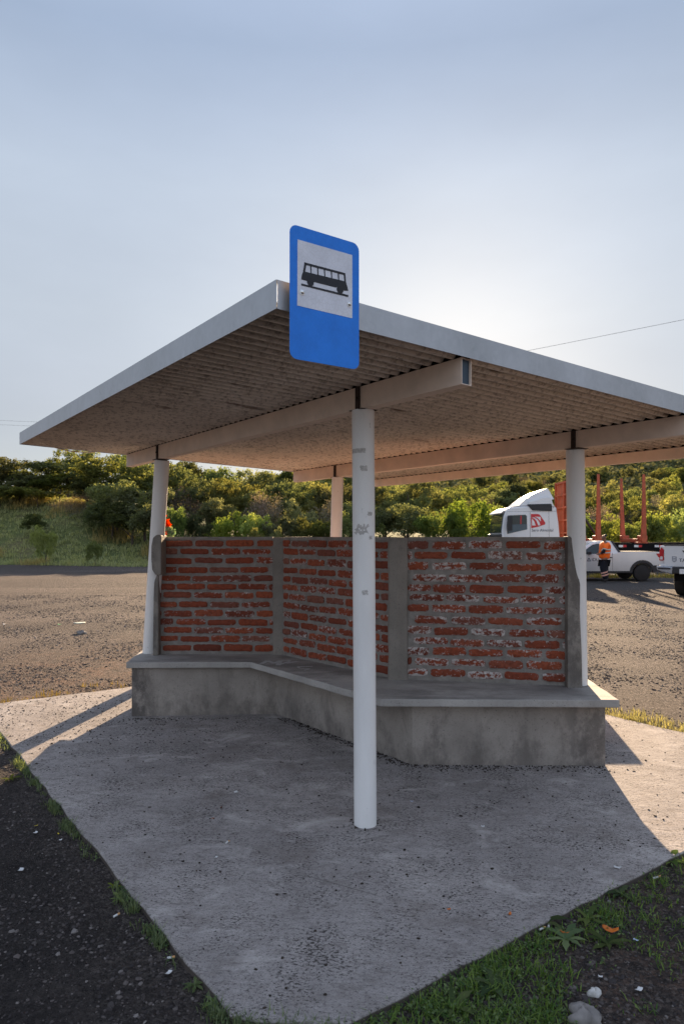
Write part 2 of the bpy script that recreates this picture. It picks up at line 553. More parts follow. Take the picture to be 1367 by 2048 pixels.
def m_leaf(name, a, b, trans=0.4, bright=1.6):
    n = N(name)
    isl = n.island()
    rnd = n.objrand()
    c = n.mix(isl, a, b)
    hsv = n.node('ShaderNodeHueSaturation')
    n.link(c, hsv.inputs['Color'])
    hr = n.math('FRACT', n.math('MULTIPLY', rnd, 7.31))
    n.link(n.ramp(hr, [(0, 0.478), (1, 0.522)]), hsv.inputs['Hue'])
    n.link(n.math('ADD', n.math('MULTIPLY', n.math('FRACT', n.math('MULTIPLY', rnd, 13.7)), 0.5), 0.68), hsv.inputs['Saturation'])
    n.link(n.math('ADD', n.math('MULTIPLY', rnd, 1.0), 0.62), hsv.inputs['Value'])
    c = hsv.outputs[0]
    d = n.node('ShaderNodeBsdfDiffuse')
    t = n.node('ShaderNodeBsdfTranslucent')
    mx = n.node('ShaderNodeMixShader')
    n.link(c, d.inputs[0])
    n.link(n.mix(1.0, c, (bright * 1.05, bright, bright * 0.5), 'MULTIPLY'), t.inputs[0])
    mx.inputs[0].default_value = trans
    n.link(d.outputs[0], mx.inputs[1])
    n.link(t.outputs[0], mx.inputs[2])
    n.link(mx.outputs[0], n.out.inputs[0])
    return n.mat


def m_sign_blue():
    n = N('sign_blue_sheeting')
    p = n.pos()
    a = n.voro(55, p, feature='DISTANCE_TO_EDGE')
    b = n.noise(14, 4, 0.6, p)
    c = n.ramp(b, [(0.3, (0.004, 0.185, 0.74)), (0.7, (0.007, 0.225, 0.86))])
    c = n.mix(n.ramp(a, [(0.0, 0.25), (0.08, 0.0)]), c, (0.02, 0.27, 0.92))
    return n.done(c, 0.4, spec=0.4)


def m_sign_white():
    n = N('sign_white_sheeting')
    p = n.pos()
    a = n.voro(55, p, feature='DISTANCE_TO_EDGE')
    b = n.noise(14, 4, 0.6, p)
    c = n.ramp(b, [(0.3, (0.66, 0.68, 0.75)), (0.7, (0.78, 0.80, 0.88))])
    c = n.mix(n.ramp(a, [(0.0, 0.3), (0.08, 0.0)]), c, (0.5, 0.5, 0.52))
    return n.done(c, 0.45)


def m_carpaint(name, base, dirt=0.3):
    n = N(name)
    p = n.obj()
    a = n.noise(3, 6, 0.65, p)
    s = n.node('ShaderNodeSeparateXYZ')
    n.link(p, s.inputs[0])
    low = n.math('ADD', n.math('MULTIPLY', n.step(s.outputs[2], 0.95, 0.25), dirt), n.math('MULTIPLY', n.math('SUBTRACT', a, 0.5), 0.3))
    c = n.mix(low, base, (0.24, 0.19, 0.14))
    return n.done(c, n.ramp(a, [(0.3, 0.25), (0.7, 0.4)]), 0.0, spec=0.5, **{'Coat Weight': 0.4, 'Coat Roughness': 0.1})


def m_glass(name='tinted_glass', col=(0.02, 0.028, 0.03), rough=0.06):
    n = N(name)
    a = n.noise(3, 3, 0.5)
    return n.done(n.ramp(a, [(0.3, col), (0.7, tuple(k * 1.6 for k in col))]), rough, spec=0.45)


def m_clear(name='clear_window'):
    n = N(name)
    g = n.node('ShaderNodeBsdfGlossy')
    g.inputs['Roughness'].default_value = 0.03
    t = n.node('ShaderNodeBsdfTransparent')
    t.inputs[0].default_value = (0.62, 0.68, 0.68, 1)
    fr = n.node('ShaderNodeFresnel')
    fr.inputs[0].default_value = 1.5
    mx = n.node('ShaderNodeMixShader')
    n.link(fr.outputs[0], mx.inputs[0])
    n.link(t.outputs[0], mx.inputs[1])
    n.link(g.outputs[0], mx.inputs[2])
    n.link(mx.outputs[0], n.out.inputs[0])
    return n.mat


M = dict(
    slab=m_slab(), bench=m_concrete('bench_concrete'), seat=m_concrete('seat_concrete', (0.40, 0.38, 0.36), 0.25, True),
    pillar=m_concrete('pillar_concrete', (0.265, 0.24, 0.215), 0.35), mortar=m_mortar(), brick=m_brick(), post=m_post(),
    gap_shade=m_plain('dark_gap_shade', (0.008, 0.007, 0.006), 0.95, 0, .3, 40, spec=.05), galv=m_galv('galvanised_fascia', (0.46, 0.485, 0.52), 0.45, 0.5), corr=m_corrugated(),
    beam=m_plain('cream_beam_paint', (0.74, 0.60, 0.50), 0.55, 0, 0.12, 6), rust=m_plain('rusty_dark_steel', (0.035, 0.022, 0.018), 0.7, 0.2, 0.4, 30),
    inner=m_plain('beam_core_bluegrey', (0.06, 0.085, 0.115), 0.5, 0.5), ground=m_ground(),
    blue=m_sign_blue(), white=m_sign_white(), black=m_plain('sign_black_ink', (0.012, 0.013, 0.02), 0.5), chrome=m_plain('polished_bolt', (0.7, 0.7, 0.7), 0.18, 1.0, 0.1),
    tape=m_plain('grey_tape_residue', (0.50, 0.48, 0.465), 0.8, 0, 0.3, 90), chalk=m_plain('white_paint_scribble', (0.42, 0.42, 0.42), 0.9, 0, 0.2, 60),
    stone=m_plain('grey_stone', (0.20, 0.185, 0.175), 0.9, 0, 0.35, 18), pebble=None, wood=m_plain('weathered_wood', (0.13, 0.10, 0.08), 0.85, 0, 0.4, 12),
    bark=m_plain('tree_bark', (0.085, 0.065, 0.05), 0.9, 0, 0.4, 10),
    leaf_dark=m_leaf('leaf_dark_green', (0.050, 0.064, 0.030), (0.108, 0.120, 0.052), 0.45, 2.2),
    leaf_mid=m_leaf('leaf_olive_green', (0.085, 0.098, 0.042), (0.170, 0.172, 0.072), 0.47, 2.1),
    leaf_light=m_leaf('leaf_fresh_green', (0.092, 0.130, 0.042), (0.175, 0.208, 0.068), 0.48, 2.0),
    leaf_dry=m_leaf('leaf_dry_grey', (0.135, 0.105, 0.085), (0.21, 0.165, 0.13), 0.30, 1.3),
    leaf_scrub=m_leaf('leaf_hill_scrub', (0.070, 0.080, 0.048), (0.135, 0.138, 0.080), 0.28, 1.6),
    grass=m_leaf('grass_blade_green', (0.06, 0.105, 0.04), (0.18, 0.225, 0.08), 0.4, 1.6),
    grass_bank=m_leaf('grass_blade_bank', (0.17, 0.215, 0.07), (0.34, 0.36, 0.14), 0.45, 1.6),
    grass_dry=m_leaf('grass_blade_dry', (0.17, 0.15, 0.06), (0.27, 0.23, 0.11), 0.4, 1.6),
)


def m_pebble():
    n = N('mixed_pebbles')
    c = n.ramp(n.island(), [(0.0, (0.026, 0.022, 0.023)), (0.55, (0.062, 0.052, 0.050)), (0.9, (0.105, 0.088, 0.083)), (1.0, (0.2, 0.18, 0.17))])
    return n.done(c, 0.85, spec=0.3)


def m_crumb():
    n = N('dark_soil_crumbs')
    c = n.ramp(n.island(), [(0.0, (0.02, 0.016, 0.014)), (1.0, (0.06, 0.048, 0.04))])
    return n.done(c, 0.95, spec=0.1)


M['pebble'] = m_pebble()
M['crumb'] = m_crumb()

# ------------------------------------------------------------------ ground
TH = 0.6195                                            # the shelter is turned this far off the view axis
U = Vector((-math.sin(TH), math.cos(TH), 0))           # along the beams
V = Vector((math.cos(TH), math.sin(TH), 0))            # along the corrugation
GZ = -0.026                                            # lot surface beside the slab (slab top is 0)


def sstep(a, b, x):
    t = np.clip((x - a) / (b - a), 0, 1)
    return t * t * (3 - 2 * t)


def y_edge(x):
    return np.where(x < 4, 32.5 - 0.30 * x, np.minimum(31.3 + 1.0 * (x - 4), 34.5))


def wob(x, y):
    return (np.sin(x * 0.31 + y * 0.17) + np.sin(x * 0.73 - y * 0.41 + 1.3) + 0.6 * np.sin(x * 1.7 + y * 1.1 + .4)) / 2.6


def terrain(x, y):
    x = np.asarray(x, float); y = np.asarray(y, float)
    d = y - y_edge(x)
    amp = 0.9 + 0.6 * sstep(-4, -11, x) + 2.5 * sstep(-11, -19, x)
    z = GZ + amp * sstep(0.0, 10.5, d) + 0.035 * np.clip(d - 8, 0, 200)
    z = z + wob(x, y) * 0.28 * sstep(0, 6, d)
    z = z + 36 * np.exp(-((x - 125) ** 2) / (2 * 88 ** 2) - ((y - 265) ** 2) / (2 * 85 ** 2)) * sstep(45, 120, y)
    return z


xs = np.unique(np.concatenate([np.linspace(-320, -40, 36), np.linspace(-40, -10, 46), np.linspace(-10, 10, 61), np.linspace(10, 40, 46), np.linspace(40, 380, 60)]))
ys = np.unique(np.concatenate([np.linspace(-40, -4, 10), np.linspace(-4, 14, 55), np.linspace(14, 60, 93), np.linspace(60, 480, 85)]))
gx, gy = np.meshgrid(xs, ys)
gz = terrain(gx, gy)
mb = MB()
nx, ny = len(xs), len(ys)
mb.v = list(zip(gx.ravel(), gy.ravel(), gz.ravel()))
mb.f = [(j * nx + i, j * nx + i + 1, (j + 1) * nx + i + 1, (j + 1) * nx + i) for j in range(ny - 1) for i in range(nx - 1)]
mb.m = [0] * len(mb.f)
dd = gy - y_edge(gx)
mb.attr['grass'] = sstep(-0.6, 0.6, dd).ravel()
S0 = Vector((-0.2528, 2.051, 0))
L_U0 = 5.25
gu = (gx - S0.x) * U.x + (gy - S0.y) * U.y
gv = (gx - S0.x) * V.x + (gy - S0.y) * V.y
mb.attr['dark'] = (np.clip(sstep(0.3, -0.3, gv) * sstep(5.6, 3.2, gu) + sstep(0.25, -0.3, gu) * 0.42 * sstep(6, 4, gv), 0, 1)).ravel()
mb.attr['red'] = (sstep(-4.6, -0.6, -np.hypot(np.maximum(gu - L_U0, 0), np.maximum(-gv, 0) * .4)) * sstep(-.4, .2, gu - L_U0) * sstep(4.5, 3.0, gv) + .75 * sstep(0.2, -0.3, gu) * sstep(.3, 1.6, gv)).ravel()
mb.attr['asphalt'] = (sstep(19.5, 22.5, gy + 0.10 * gx) * sstep(2, 6, gx) * sstep(25.9, 25.2, gy) + sstep(26.8, 27.4, gy) * sstep(0, 4, gx)).ravel()
o = mb.build('ground', M['ground'], smooth=True)
tag(o, kind='structure')

# concrete slab with its nose cut off
L_U, L_V = 5.25, 4.38
nose_a, nose_b, nose_c = G(460, 2031), G(520, 2043), G(694, 2048)
cor_l = S0 + U * L_U
cor_b = S0 + U * L_U + V * L_V
cor_r = S0 + V * L_V


def edge_pts(a, b, n, amp):
    t = (b - a).normalized()
    w = Vector((-t.y, t.x, 0))
    return [a.lerp(b, i / n) + w * random.uniform(-amp, amp) * (0 if i in (0, n) else 1) for i in range(n)]


poly = edge_pts(nose_a, nose_b, 3, .004) + edge_pts(nose_b, nose_c, 5, .006) + edge_pts(nose_c, cor_r, 40, .006) + edge_pts(cor_r, cor_b, 40, .012) + edge_pts(cor_b, cor_l, 40, .015) + edge_pts(cor_l, nose_a, 44, .008)
mb = MB()
mb.prism([(p.x, p.y) for p in poly], -0.16, 0.0)
slab = mb.build('concrete_slab', M['slab'], bevel=0.006, seg=1)
tag(slab, kind='structure')

# ------------------------------------------------------------------ bus shelter
NOSE = Vector((-0.2387, 2.5246, 2.3828))
SV = -0.033
R_U, R_V, FH = 4.61, 4.16, 0.106


def RP(a, b, dz=0.0):
    return NOSE + U * a + V * b + Vector((0, 0, SV * b + dz))


shelter = empty('bus_shelter', (0.12, 3.74, 0), 0, 'open bus shelter of white posts, tin roof and low brick walls on a concrete slab', 'bus shelter')

# corrugated sheet
mb = MB()
pitch, amp, per = 0.077, 0.0165, 12
nwave = int(R_U / pitch)
cols_ = []
for k in range(nwave * per + 1):
    a = R_U * k / (nwave * per)
    zz = 2 * amp * (0.5 - 0.5 * math.cos(2 * math.pi * k / per)) ** 1.25 + 0.002
    cols_.append((a, zz))
nv = 5
for j in range(nv):
    b = 0.004 + (R_V - 0.008) * j / (nv - 1)
    for a, zz in cols_:
        a2 = min(max(a, 0.004), R_U - 0.004)
        mb.v.append(tuple(RP(a2, b, zz)))
nc = len(cols_)
for j in range(nv - 1):
    for i in range(nc - 1):
        mb.f.append((j * nc + i, j * nc + i + 1, (j + 1) * nc + i + 1, (j + 1) * nc + i))
        mb.m.append(0)
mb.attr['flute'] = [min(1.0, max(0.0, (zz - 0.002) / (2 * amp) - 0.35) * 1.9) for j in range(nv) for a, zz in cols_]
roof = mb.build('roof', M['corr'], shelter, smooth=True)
so = roof.modifiers.new('thick', 'SOLIDIFY'); so.thickness = 0.0012; so.offset = 1


def fascia(a0, b0, a1, b1, n_in, lip=0.028):
    """folded sheet: upright face with a small turned-in lip; n_in points into the roof"""
    m = MB()
    p0, p1 = RP(a0, b0), RP(a1, b1)
    n_in = n_in * 0.0022
    up = Vector((0, 0, FH))
    dn = Vector((0, 0, -0.004))
    lo = [p0 + dn, p1 + dn, p1 + dn + n_in, p0 + dn + n_in]
    m.hull8(lo, [q + up for q in lo])
    l0 = [p0 + dn + n_in, p1 + dn + n_in, p1 + dn + n_in * (lip / .0022), p0 + dn + n_in * (lip / .0022)]
    m.hull8([q + up - Vector((0, 0, .002)) for q in l0], [q + up for q in l0])
    return m.build('fascia', M['galv'], roof)


fascia(0, 0.005, 0, R_V, U)
fascia(R_U, 0, 0.002, 0.0, V)
fascia(R_U, R_V, R_U, 0.002, -U)
fascia(0.002, R_V, R_U - .002, R_V, -V)
# loose strip hanging under the far corner of the sheet
mb = MB()
pts = [RP(R_U - .35 + .3 * t, 0.10 + .55 * t, -0.012 - 0.03 * math.sin(math.pi * t)) for t in np.linspace(0, 1, 9)]
mb.tube(pts, 0.006, 6)
mb.build('loose_strip', M['corr'], roof, smooth=True)


def beam(b, h, w, a0=0.02, a1=None):
    a1 = R_U - 0.03 if a1 is None else a1
    m = MB()
    t = 0.004
    dz = -0.0015

    def bar(b0, b1, z0, z1, mi=0):
        lo = [RP(a0, b0, z0), RP(a0, b1, z0), RP(a1, b1, z0), RP(a1, b0, z0)]
        hi = [RP(a0, b0, z1), RP(a0, b1, z1), RP(a1, b1, z1), RP(a1, b0, z1)]
        m.hull8(lo, hi, mi)
    bar(b - w / 2, b - w / 2 + t, -h + dz, dz)
    bar(b + w / 2 - t, b + w / 2, -h + dz, dz)
    bar(b - w / 2 + t, b + w / 2 - t, -h + dz, -h + dz + t)
    bar(b - w / 2 + t, b + w / 2 - t, dz - t, dz)
    # dark blue-grey core plugging the hollow beam close to its ends
    ins = MB()
    lo = [RP(a0 + .012, b - w / 2 + t, -h + dz + t), RP(a0 + .012, b + w / 2 - t, -h + dz + t), RP(a1 - .012, b + w / 2 - t, -h + dz + t), RP(a1 - .012, b - w / 2 + t, -h + dz + t)]
    ins.hull8(lo, [q + Vector((0, 0, h - 2 * t)) for q in lo])
    o = m.build('beam', M['beam'], shelter)
    ins.build('beam_core', M['inner'], o)
    # dark profiled strip standing in for shade in the flutes over the beam
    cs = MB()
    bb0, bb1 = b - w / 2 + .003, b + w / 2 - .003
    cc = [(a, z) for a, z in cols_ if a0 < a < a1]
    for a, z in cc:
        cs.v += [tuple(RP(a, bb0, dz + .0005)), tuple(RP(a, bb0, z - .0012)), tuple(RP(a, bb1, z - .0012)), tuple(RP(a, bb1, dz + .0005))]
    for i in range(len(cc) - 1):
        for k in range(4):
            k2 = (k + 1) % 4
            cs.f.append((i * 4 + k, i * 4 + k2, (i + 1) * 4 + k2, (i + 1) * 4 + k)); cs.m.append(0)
    cs.build('gap_shade_strip', M['gap_shade'], o)
    return o


BH = 0.12
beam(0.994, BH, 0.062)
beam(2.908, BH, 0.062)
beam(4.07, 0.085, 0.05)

POST_R = 0.0605
posts = {}


def post(key, foot, a, b, r, foot_z, shift=(0, 0)):
    top = RP(a, b, -BH - 0.0015) + Vector((shift[0], shift[1], 0))
    m = MB()
    foot = Vector((foot[0], foot[1], foot_z))
    m.tube([foot, foot.lerp(top, 0.5), top - Vector((0, 0, 0.002))], r, 40)
    o = m.build('post', M['post'], shelter, smooth=True)
    br = MB()
    # dark steel tab welded in front of the beam
    c = RP(a, b - 0.031 - 0.006, -BH / 2 - 0.002)
    br.box(c, (0.034, 0.008, BH + 0.004), TH + math.pi / 2 * 0 + math.pi * 0.0 + 0.0 + math.pi / 2)
    br.box(RP(a, b, -BH - 0.0035), (2 * r * .9, 2 * r * .9, 0.004), TH)
    br.tube([c - V * 0.004, c - V * 0.012], 0.007, 10)
    br.build('bracket', M['rust'], o)
    posts[key] = o
    return o


SEAT_Z = 0.47
WT = 1.54
W0 = G(315, 1308, SEAT_Z)
P1 = G(560, 1309, SEAT_Z)
P2 = G(792, 1359, SEAT_Z)
W3 = G(1141, 1372, SEAT_Z)
FT = RP(0.787, 0.994)
post('front', (FT.x + 0.012, FT.y - 0.01), 0.787, 0.994, POST_R, -0.02)
LT = RP(3.742, 0.994)
post('left', (-1.778, W0.y + 0.07), 3.742, 0.994, 0.065, SEAT_Z - 0.02, (0.0, 0.04))
RT = RP(0.826, 2.908)
post('right', (1.722, W3.y + 0.06), 0.826, 2.908, 0.064, SEAT_Z - 0.02, (0.005, 0.045))
BT = RP(3.744, 2.908)
post('back', (BT.x - 0.06, BT.y), 3.744, 2.908, 0.0605, GZ - 0.02)


# tape remains and scuffs on the front post, each a thin curved patch
def post_patch(p_obj, x0, y0, x1, y1, rough=0.25):
    base = Vector((FT.x + 0.006, FT.y - 0.005, 0))
    m = MB()
    nx_, ny_ = 8, 6
    r = POST_R + 0.0012
    Zc = base.y - r
    xc = 683.5 + F_PX * base.x / base.y
    for j in range(ny_ + 1):
        for i in range(nx_ + 1):
            px = x0 + (x1 - x0) * i / nx_ + (random.uniform(-1, 1) * (x1 - x0) * rough * 0.3 if i in (0, nx_) else 0)
            py = y0 + (y1 - y0) * j / ny_ + (random.uniform(-1, 1) * (y1 - y0) * rough * 0.4 if j in (0, ny_) else 0)
            zz = CAM_H - (py - HY) * Zc / F_PX
            f = (zz + 0.02) / 2.25
            cxz = FT.x + 0.012 * (1 - f)
            dx = (px - 683.5) * Zc / F_PX - cxz
            dx = max(-r * .98, min(r * .98, dx))
            m.v.append((cxz + dx, FT.y - 0.01 * (1 - f) - math.sqrt(r * r - dx * dx), zz))
    for j in range(ny_):
        for i in range(nx_):
            if rough > 0.4 and random.random() < 0.10: continue
            m.f.append((j * (nx_ + 1) + i, j * (nx_ + 1) + i + 1, (j + 1) * (nx_ + 1) + i + 1, (j + 1) * (nx_ + 1) + i))
            m.m.append(0)
    m.build('tape_residue', M['tape'], p_obj, smooth=True)


for q in ((704, 896, 730, 905, .1), (720, 931, 734, 941, .3), (735, 1024, 744, 1031, .5), (710, 1050, 736, 1068, .45), (738, 1072, 744, 1079, .5), (723, 1181, 735, 1190, .5)):
    post_patch(posts['front'], *q)

# ---- brick walls, pillars
T_W = 0.12


def brick_panel(a, b, n_brick, paint, shift, row_h, phase):
    """wall between a and b: mortar body, and every brick of the face standing a few mm proud"""
    a, b = Vector((a.x, a.y, 0)), Vector((b.x, b.y, 0))
    L = (b - a).length
    t = (b - a) / L
    nrm = Vector((t.y, -t.x, 0))
    if nrm.y > 0: nrm = -nrm
    m = MB()
    rim, pnt = [], []
    # mortar body
    lo = [a, b, b - nrm * T_W, a - nrm * T_W]
    gridn = 40
    m.hull8([(p.x, p.y, SEAT_Z - 0.01) for p in lo], [(p.x, p.y, WT - 0.012) for p in lo], 0)
    rim += [0] * 8; pnt += [0] * 8
    pitch_ = L / n_brick
    bl = pitch_ - 0.023
    for side in (1, -1):
        base = Vector((0, 0, 0)) if side == 1 else -nrm * T_W
        for row in range(13):
            zc = SEAT_Z + 0.028 + row * row_h + 0.029
            off = phase + (0.5 * pitch_ if row % 2 else 0.0) + random.uniform(-.02, .02)
            x = -pitch_ + (off % pitch_)
            wave = 0.004 * math.sin(row * 1.3)
            while x < L:
                x0, x1 = max(x, 0.004), min(x + bl + random.uniform(-.008, .008), L - 0.004)
                x += pitch_ + random.uniform(-.004, .004)
                if x1 - x0 < 0.03: continue
                hh = 0.0275 + random.uniform(-.004, .003)
                zt = zc + random.uniform(-.0045, .0045) + wave
                proud = 0.010 + random.uniform(-.004, .006)
                nxx = max(3, int((x1 - x0) / 0.022))
                pb = paint + random.uniform(-.06, .06)
                b0 = len(m.v)
                nzz = 4
                tilt = random.uniform(-.003, .003)
                for j in range(nzz + 1):
                    for i in range(nxx + 1):
                        e = (i in (0, nxx)) or (j in (0, nzz))
                        ee = 1.0 if e else (0.6 if i in (1, nxx - 1) or j in (1, nzz - 1) else 0.0)
                        xx = x0 + (x1 - x0) * i / nxx
                        z_ = zt - hh + 2 * hh * j / nzz + tilt * (2 * i / nxx - 1)
                        if e:
                            xx += random.uniform(-.003, .003); z_ += random.uniform(-.0028, .0028)
                        if i in (0, nxx) and j in (0, nzz):
                            z_ += 0.006 * (1 if j == 0 else -1); xx += 0.005 * (1 if i == 0 else -1)
                        pr = proud - (0.0060 if e else 0) + random.uniform(-.0012, .0012)
                        q = base + a + t * xx + nrm * side * max(pr, 0.0012)
                        m.v.append((q.x, q.y, z_)); rim.append(ee); pnt.append(pb)
                for j in range(nzz):
                    for i in range(nxx):
                        f = (b0 + j * (nxx + 1) + i, b0 + j * (nxx + 1) + i + 1, b0 + (j + 1) * (nxx + 1) + i + 1, b0 + (j + 1) * (nxx + 1) + i)
                        m.f.append(f); m.m.append(1)
                # skirt back into the mortar
                loop = [b0 + i for i in range(nxx + 1)] + [b0 + j * (nxx + 1) + nxx for j in range(1, nzz + 1)] + [b0 + nzz * (nxx + 1) + i for i in range(nxx - 1, -1, -1)] + [b0 + j * (nxx + 1) for j in range(nzz - 1, 0, -1)]
                k0 = len(m.v)
                for ix in loop:
                    q = Vector(m.v[ix]) - nrm * side * 0.014
                    m.v.append(tuple(q)); rim.append(1.0); pnt.append(pb)
                nl = len(loop)
                for k in range(nl):
                    m.f.append((loop[k], k0 + k, k0 + (k + 1) % nl, loop[(k + 1) % nl])); m.m.append(1)
    m.attr['rim'] = rim
    m.attr['paint'] = pnt
    return m.build('brick_panel', [M['mortar'], M['brick']], shelter)


brick_panel(W0 + Vector((0.0, 0, 0)), P1 + Vector((-0.06, 0.0, 0)), 3.76, 0.015, 0, 0.0796, 0.05)
tm = (P2 - P1).normalized()
brick_panel(P1 + tm * 0.045 + Vector((0, .0, 0)), P2 - tm * 0.06, 5.4, 0.035, 0, 0.0796, 0.12)
brick_panel(P2 + Vector((0.08, 0, 0)), W3, 4.38, 0.070, 0, 0.0796, 0.18)


def rough_block(name, poly, z0, z1, mat, bev=0.008, jit=0.004):
    m = MB()
    nz = max(2, int((z1 - z0) / 0.09))
    rings = []
    n = len(poly)
    for k in range(nz + 1):
        z = z0 + (z1 - z0) * k / nz
        rings.append([(p[0] + random.uniform(-jit, jit), p[1] + random.uniform(-jit, jit), z) for p in poly])
    for r in rings: m.v += r
    for k in range(nz):
        for i in range(n):
            j = (i + 1) % n
            m.f.append((k * n + i, k * n + j, (k + 1) * n + j, (k + 1) * n + i)); m.m.append(0)
    m.f.append(tuple(range(n - 1, -1, -1))); m.m.append(0)
    m.f.append(tuple(nz * n + i for i in range(n))); m.m.append(0)
    return m.build(name, mat, shelter, bevel=bev)


def pil(x0, x1, y0, y1): return [(x0, y0), (x1, y0), (x1, y1), (x0, y1)]


# corner pillars: square columns cast where the walls turn
rough_block('wall_pillar', [(P1.x - .066, P1.y - .012), (P1.x + .03, P1.y - .022), (P1.x + .072, P1.y - .012), (P1.x + .062, P1.y + .16), (P1.x - .066, P1.y + .14)], SEAT_Z - .005, WT - .002, M['pillar'])
rough_block('wall_pillar', [(P2.x - .062, P2.y + .0), (P2.x - .052, P2.y - .018), (P2.x + .005, P2.y - .034), (P2.x + .085, P2.y - .018), (P2.x + .085, P2.y + .12), (P2.x - .05, P2.y + .14)], SEAT_Z - .005, WT - .001, M['pillar'])
# end pillars against the posts: the right one full height with a chamfered top, the left one a short lump
mb = MB()
xr = 1.604
prof = [(xr, SEAT_Z - .005), (xr + .106, SEAT_Z - .005), (xr + .100, .75), (xr + .088, 1.0), (xr + .090, 1.2), (xr + .072, 1.38), (xr + .060, 1.47), (xr + .046, 1.53), (xr + .012, 1.548), (xr, 1.546)]
mb.prism_y(prof, W3.y - 0.062, W3.y + 0.05)
mb.build('wall_pillar', M['pillar'], shelter, bevel=0.010)
mb = MB()
xl = W0.x + .03
prof = [(xl, SEAT_Z - .005), (xl - .052, SEAT_Z - .005), (xl - .046, .9), (xl - .040, 1.22), (xl, 1.235)]
mb.prism_y(prof[::-1], W0.y - 0.085, W0.y + 0.06)
xl = -1.606
prof = [(xl, 1.20), (xl - .055, 1.205), (xl - .082, 1.25), (xl - .090, 1.34), (xl - .088, 1.46), (xl - .074, 1.535), (xl - .04, 1.562), (xl, 1.558)]
mb.prism_y(prof[::-1], W0.y - 0.185, W0.y + 0.02)
mb.build('wall_pillar', M['pillar'], shelter, bevel=0.010)


def coping(a, b, w):
    a, b = Vector((a.x, a.y, 0)), Vector((b.x, b.y, 0))
    t = (b - a).normalized()
    nrm = Vector((t.y, -t.x, 0))
    if nrm.y > 0: nrm = -nrm
    m = MB()
    lo = [a + nrm * .006, b + nrm * .006, b - nrm * (T_W + .006), a - nrm * (T_W + .006)]
    m.hull8([(p.x, p.y, WT - 0.03) for p in lo], [(p.x, p.y, WT + random.uniform(0, .003)) for p in lo])
    m.build('coping', M['mortar'], shelter, bevel=0.006)


coping(W0 + Vector((0.002, 0, 0)), P1 + Vector((-0.068, 0, 0)), 0)
coping(P1 + tm * 0.074, P2 - tm * 0.066, 0)
coping(P2 + Vector((0.088, 0, 0)), W3 + Vector((.003, 0, 0)), 0)

# ---- bench
sa, sb, sc_, sd = G(252, 1325, SEAT_Z), G(501, 1324, SEAT_Z), G(760, 1398, SEAT_Z), G(1239, 1400.5, SEAT_Z)
se, sf = G(1177, 1363, SEAT_Z), G(283, 1299, SEAT_Z)
q1 = Vector((P1.x + .06, P1.y + .16, 0)); q2 = Vector((P2.x + .12, P2.y + .14, 0))
bench = shelter
m_ = MB()


def dense(a, b, n, amp=0.004):
    return [(q.x, q.y) for q in edge_pts(Vector((a.x, a.y, 0)), Vector((b.x, b.y, 0)), n, amp)]


se2 = Vector((se.x + .03, se.y + .12, 0)); sf2 = Vector((sf.x - .0, sf.y + .12, 0))
lipc = sb.lerp(sc_, 0.98)
poly = dense(sa, sb, 14) + dense(sb, sc_, 22, .007) + dense(sc_, sd, 26, .005) + dense(sd, se2, 8) + dense(se2, q2, 3) + dense(q2, q1, 3) + dense(q1, sf2, 3) + dense(sf2, sa, 8)
m_.prism(poly, SEAT_Z - 0.052, SEAT_Z)
seat = m_.build('bench_seat', M['seat'], shelter, bevel=0.007)
# base wall under the seat
ba, bb, bc, bd = G(263, 1433), G(553, 1428), G(824, 1530), G(1210, 1532.5)
be = Vector((1.83, se.y + .06, 0)); bf = Vector((ba.x - .02, sf.y + .08, 0))
m_ = MB()
poly = dense(ba, bb, 10, .003) + dense(bb, bc, 12, .003) + dense(bc, bd, 12, .003) + dense(bd, be, 4, .002) + dense(be, q2, 3, 0) + dense(q2, q1, 3, 0) + dense(q1, bf, 3, 0) + dense(bf, ba, 5, .003)
m_.prism(poly, -0.02, SEAT_Z - 0.052)
m_.build('bench_base', M['bench'], shelter, bevel=0.006)
# unseen low concrete block well behind the right-hand wall, added for its cast shadow
m_ = MB()
m_.box((2.05, 7.02, 0.29), (0.68, 0.26, 0.70), 0.0)
m_.build('unseen_shadow_block', M['bench'], shelter, bevel=0.01)


# painted scribbles on the seat
def scribble(pts, w):
    m = MB()
    P = [G(x, y, SEAT_Z) for x, y in pts]
    for i in range(len(P) - 1):
        a, b = P[i], P[i + 1]
        t = (b - a).normalized(); s = Vector((-t.y, t.x, 0)) * w * random.uniform(.6, 1.3)
        z = SEAT_Z + 0.0012 + 0.00005 * i
        m.add([(a.x - s.x, a.y - s.y, z), (b.x - s.x, b.y - s.y, z), (b.x + s.x, b.y + s.y, z), (a.x + s.x, a.y + s.y, z)], [(0, 1, 2, 3)])
    m.build('paint_scribble', M['chalk'], seat)


scribble([(522, 1328), (535, 1322), (548, 1327), (560, 1322), (556, 1331), (572, 1325)], .018)
scribble([(562, 1322), (580, 1321), (572, 1327), (595, 1323)], .014)
scribble([(625, 1333), (594, 1334), (600, 1337), (619, 1338), (608, 1341)], .012)

# ------------------------------------------------------------------ bus stop sign
t0s, t1s = 0.0385, 0.352
SO = Vector((-0.2387, 2.5246, 0)) - U * 0.032


def sgn(px, py, off=0.0):
    """photo pixel -> point on the sign's upright plane, 'off' metres in front of it"""
    k = (px - CX) / F_PX
    o = SO - U * off
    t = (k * o.y - o.x) / (V.x - k * V.y)
    p = o + V * t
    return Vector((p.x, p.y, CAM_H - (py - HY) * p.y / F_PX))


def cr(x, y, off=0.0):      # coordinates read off an enlarged view of the sign
    return sgn(540 + x / 3.107, 420 + y / 3.107, off)


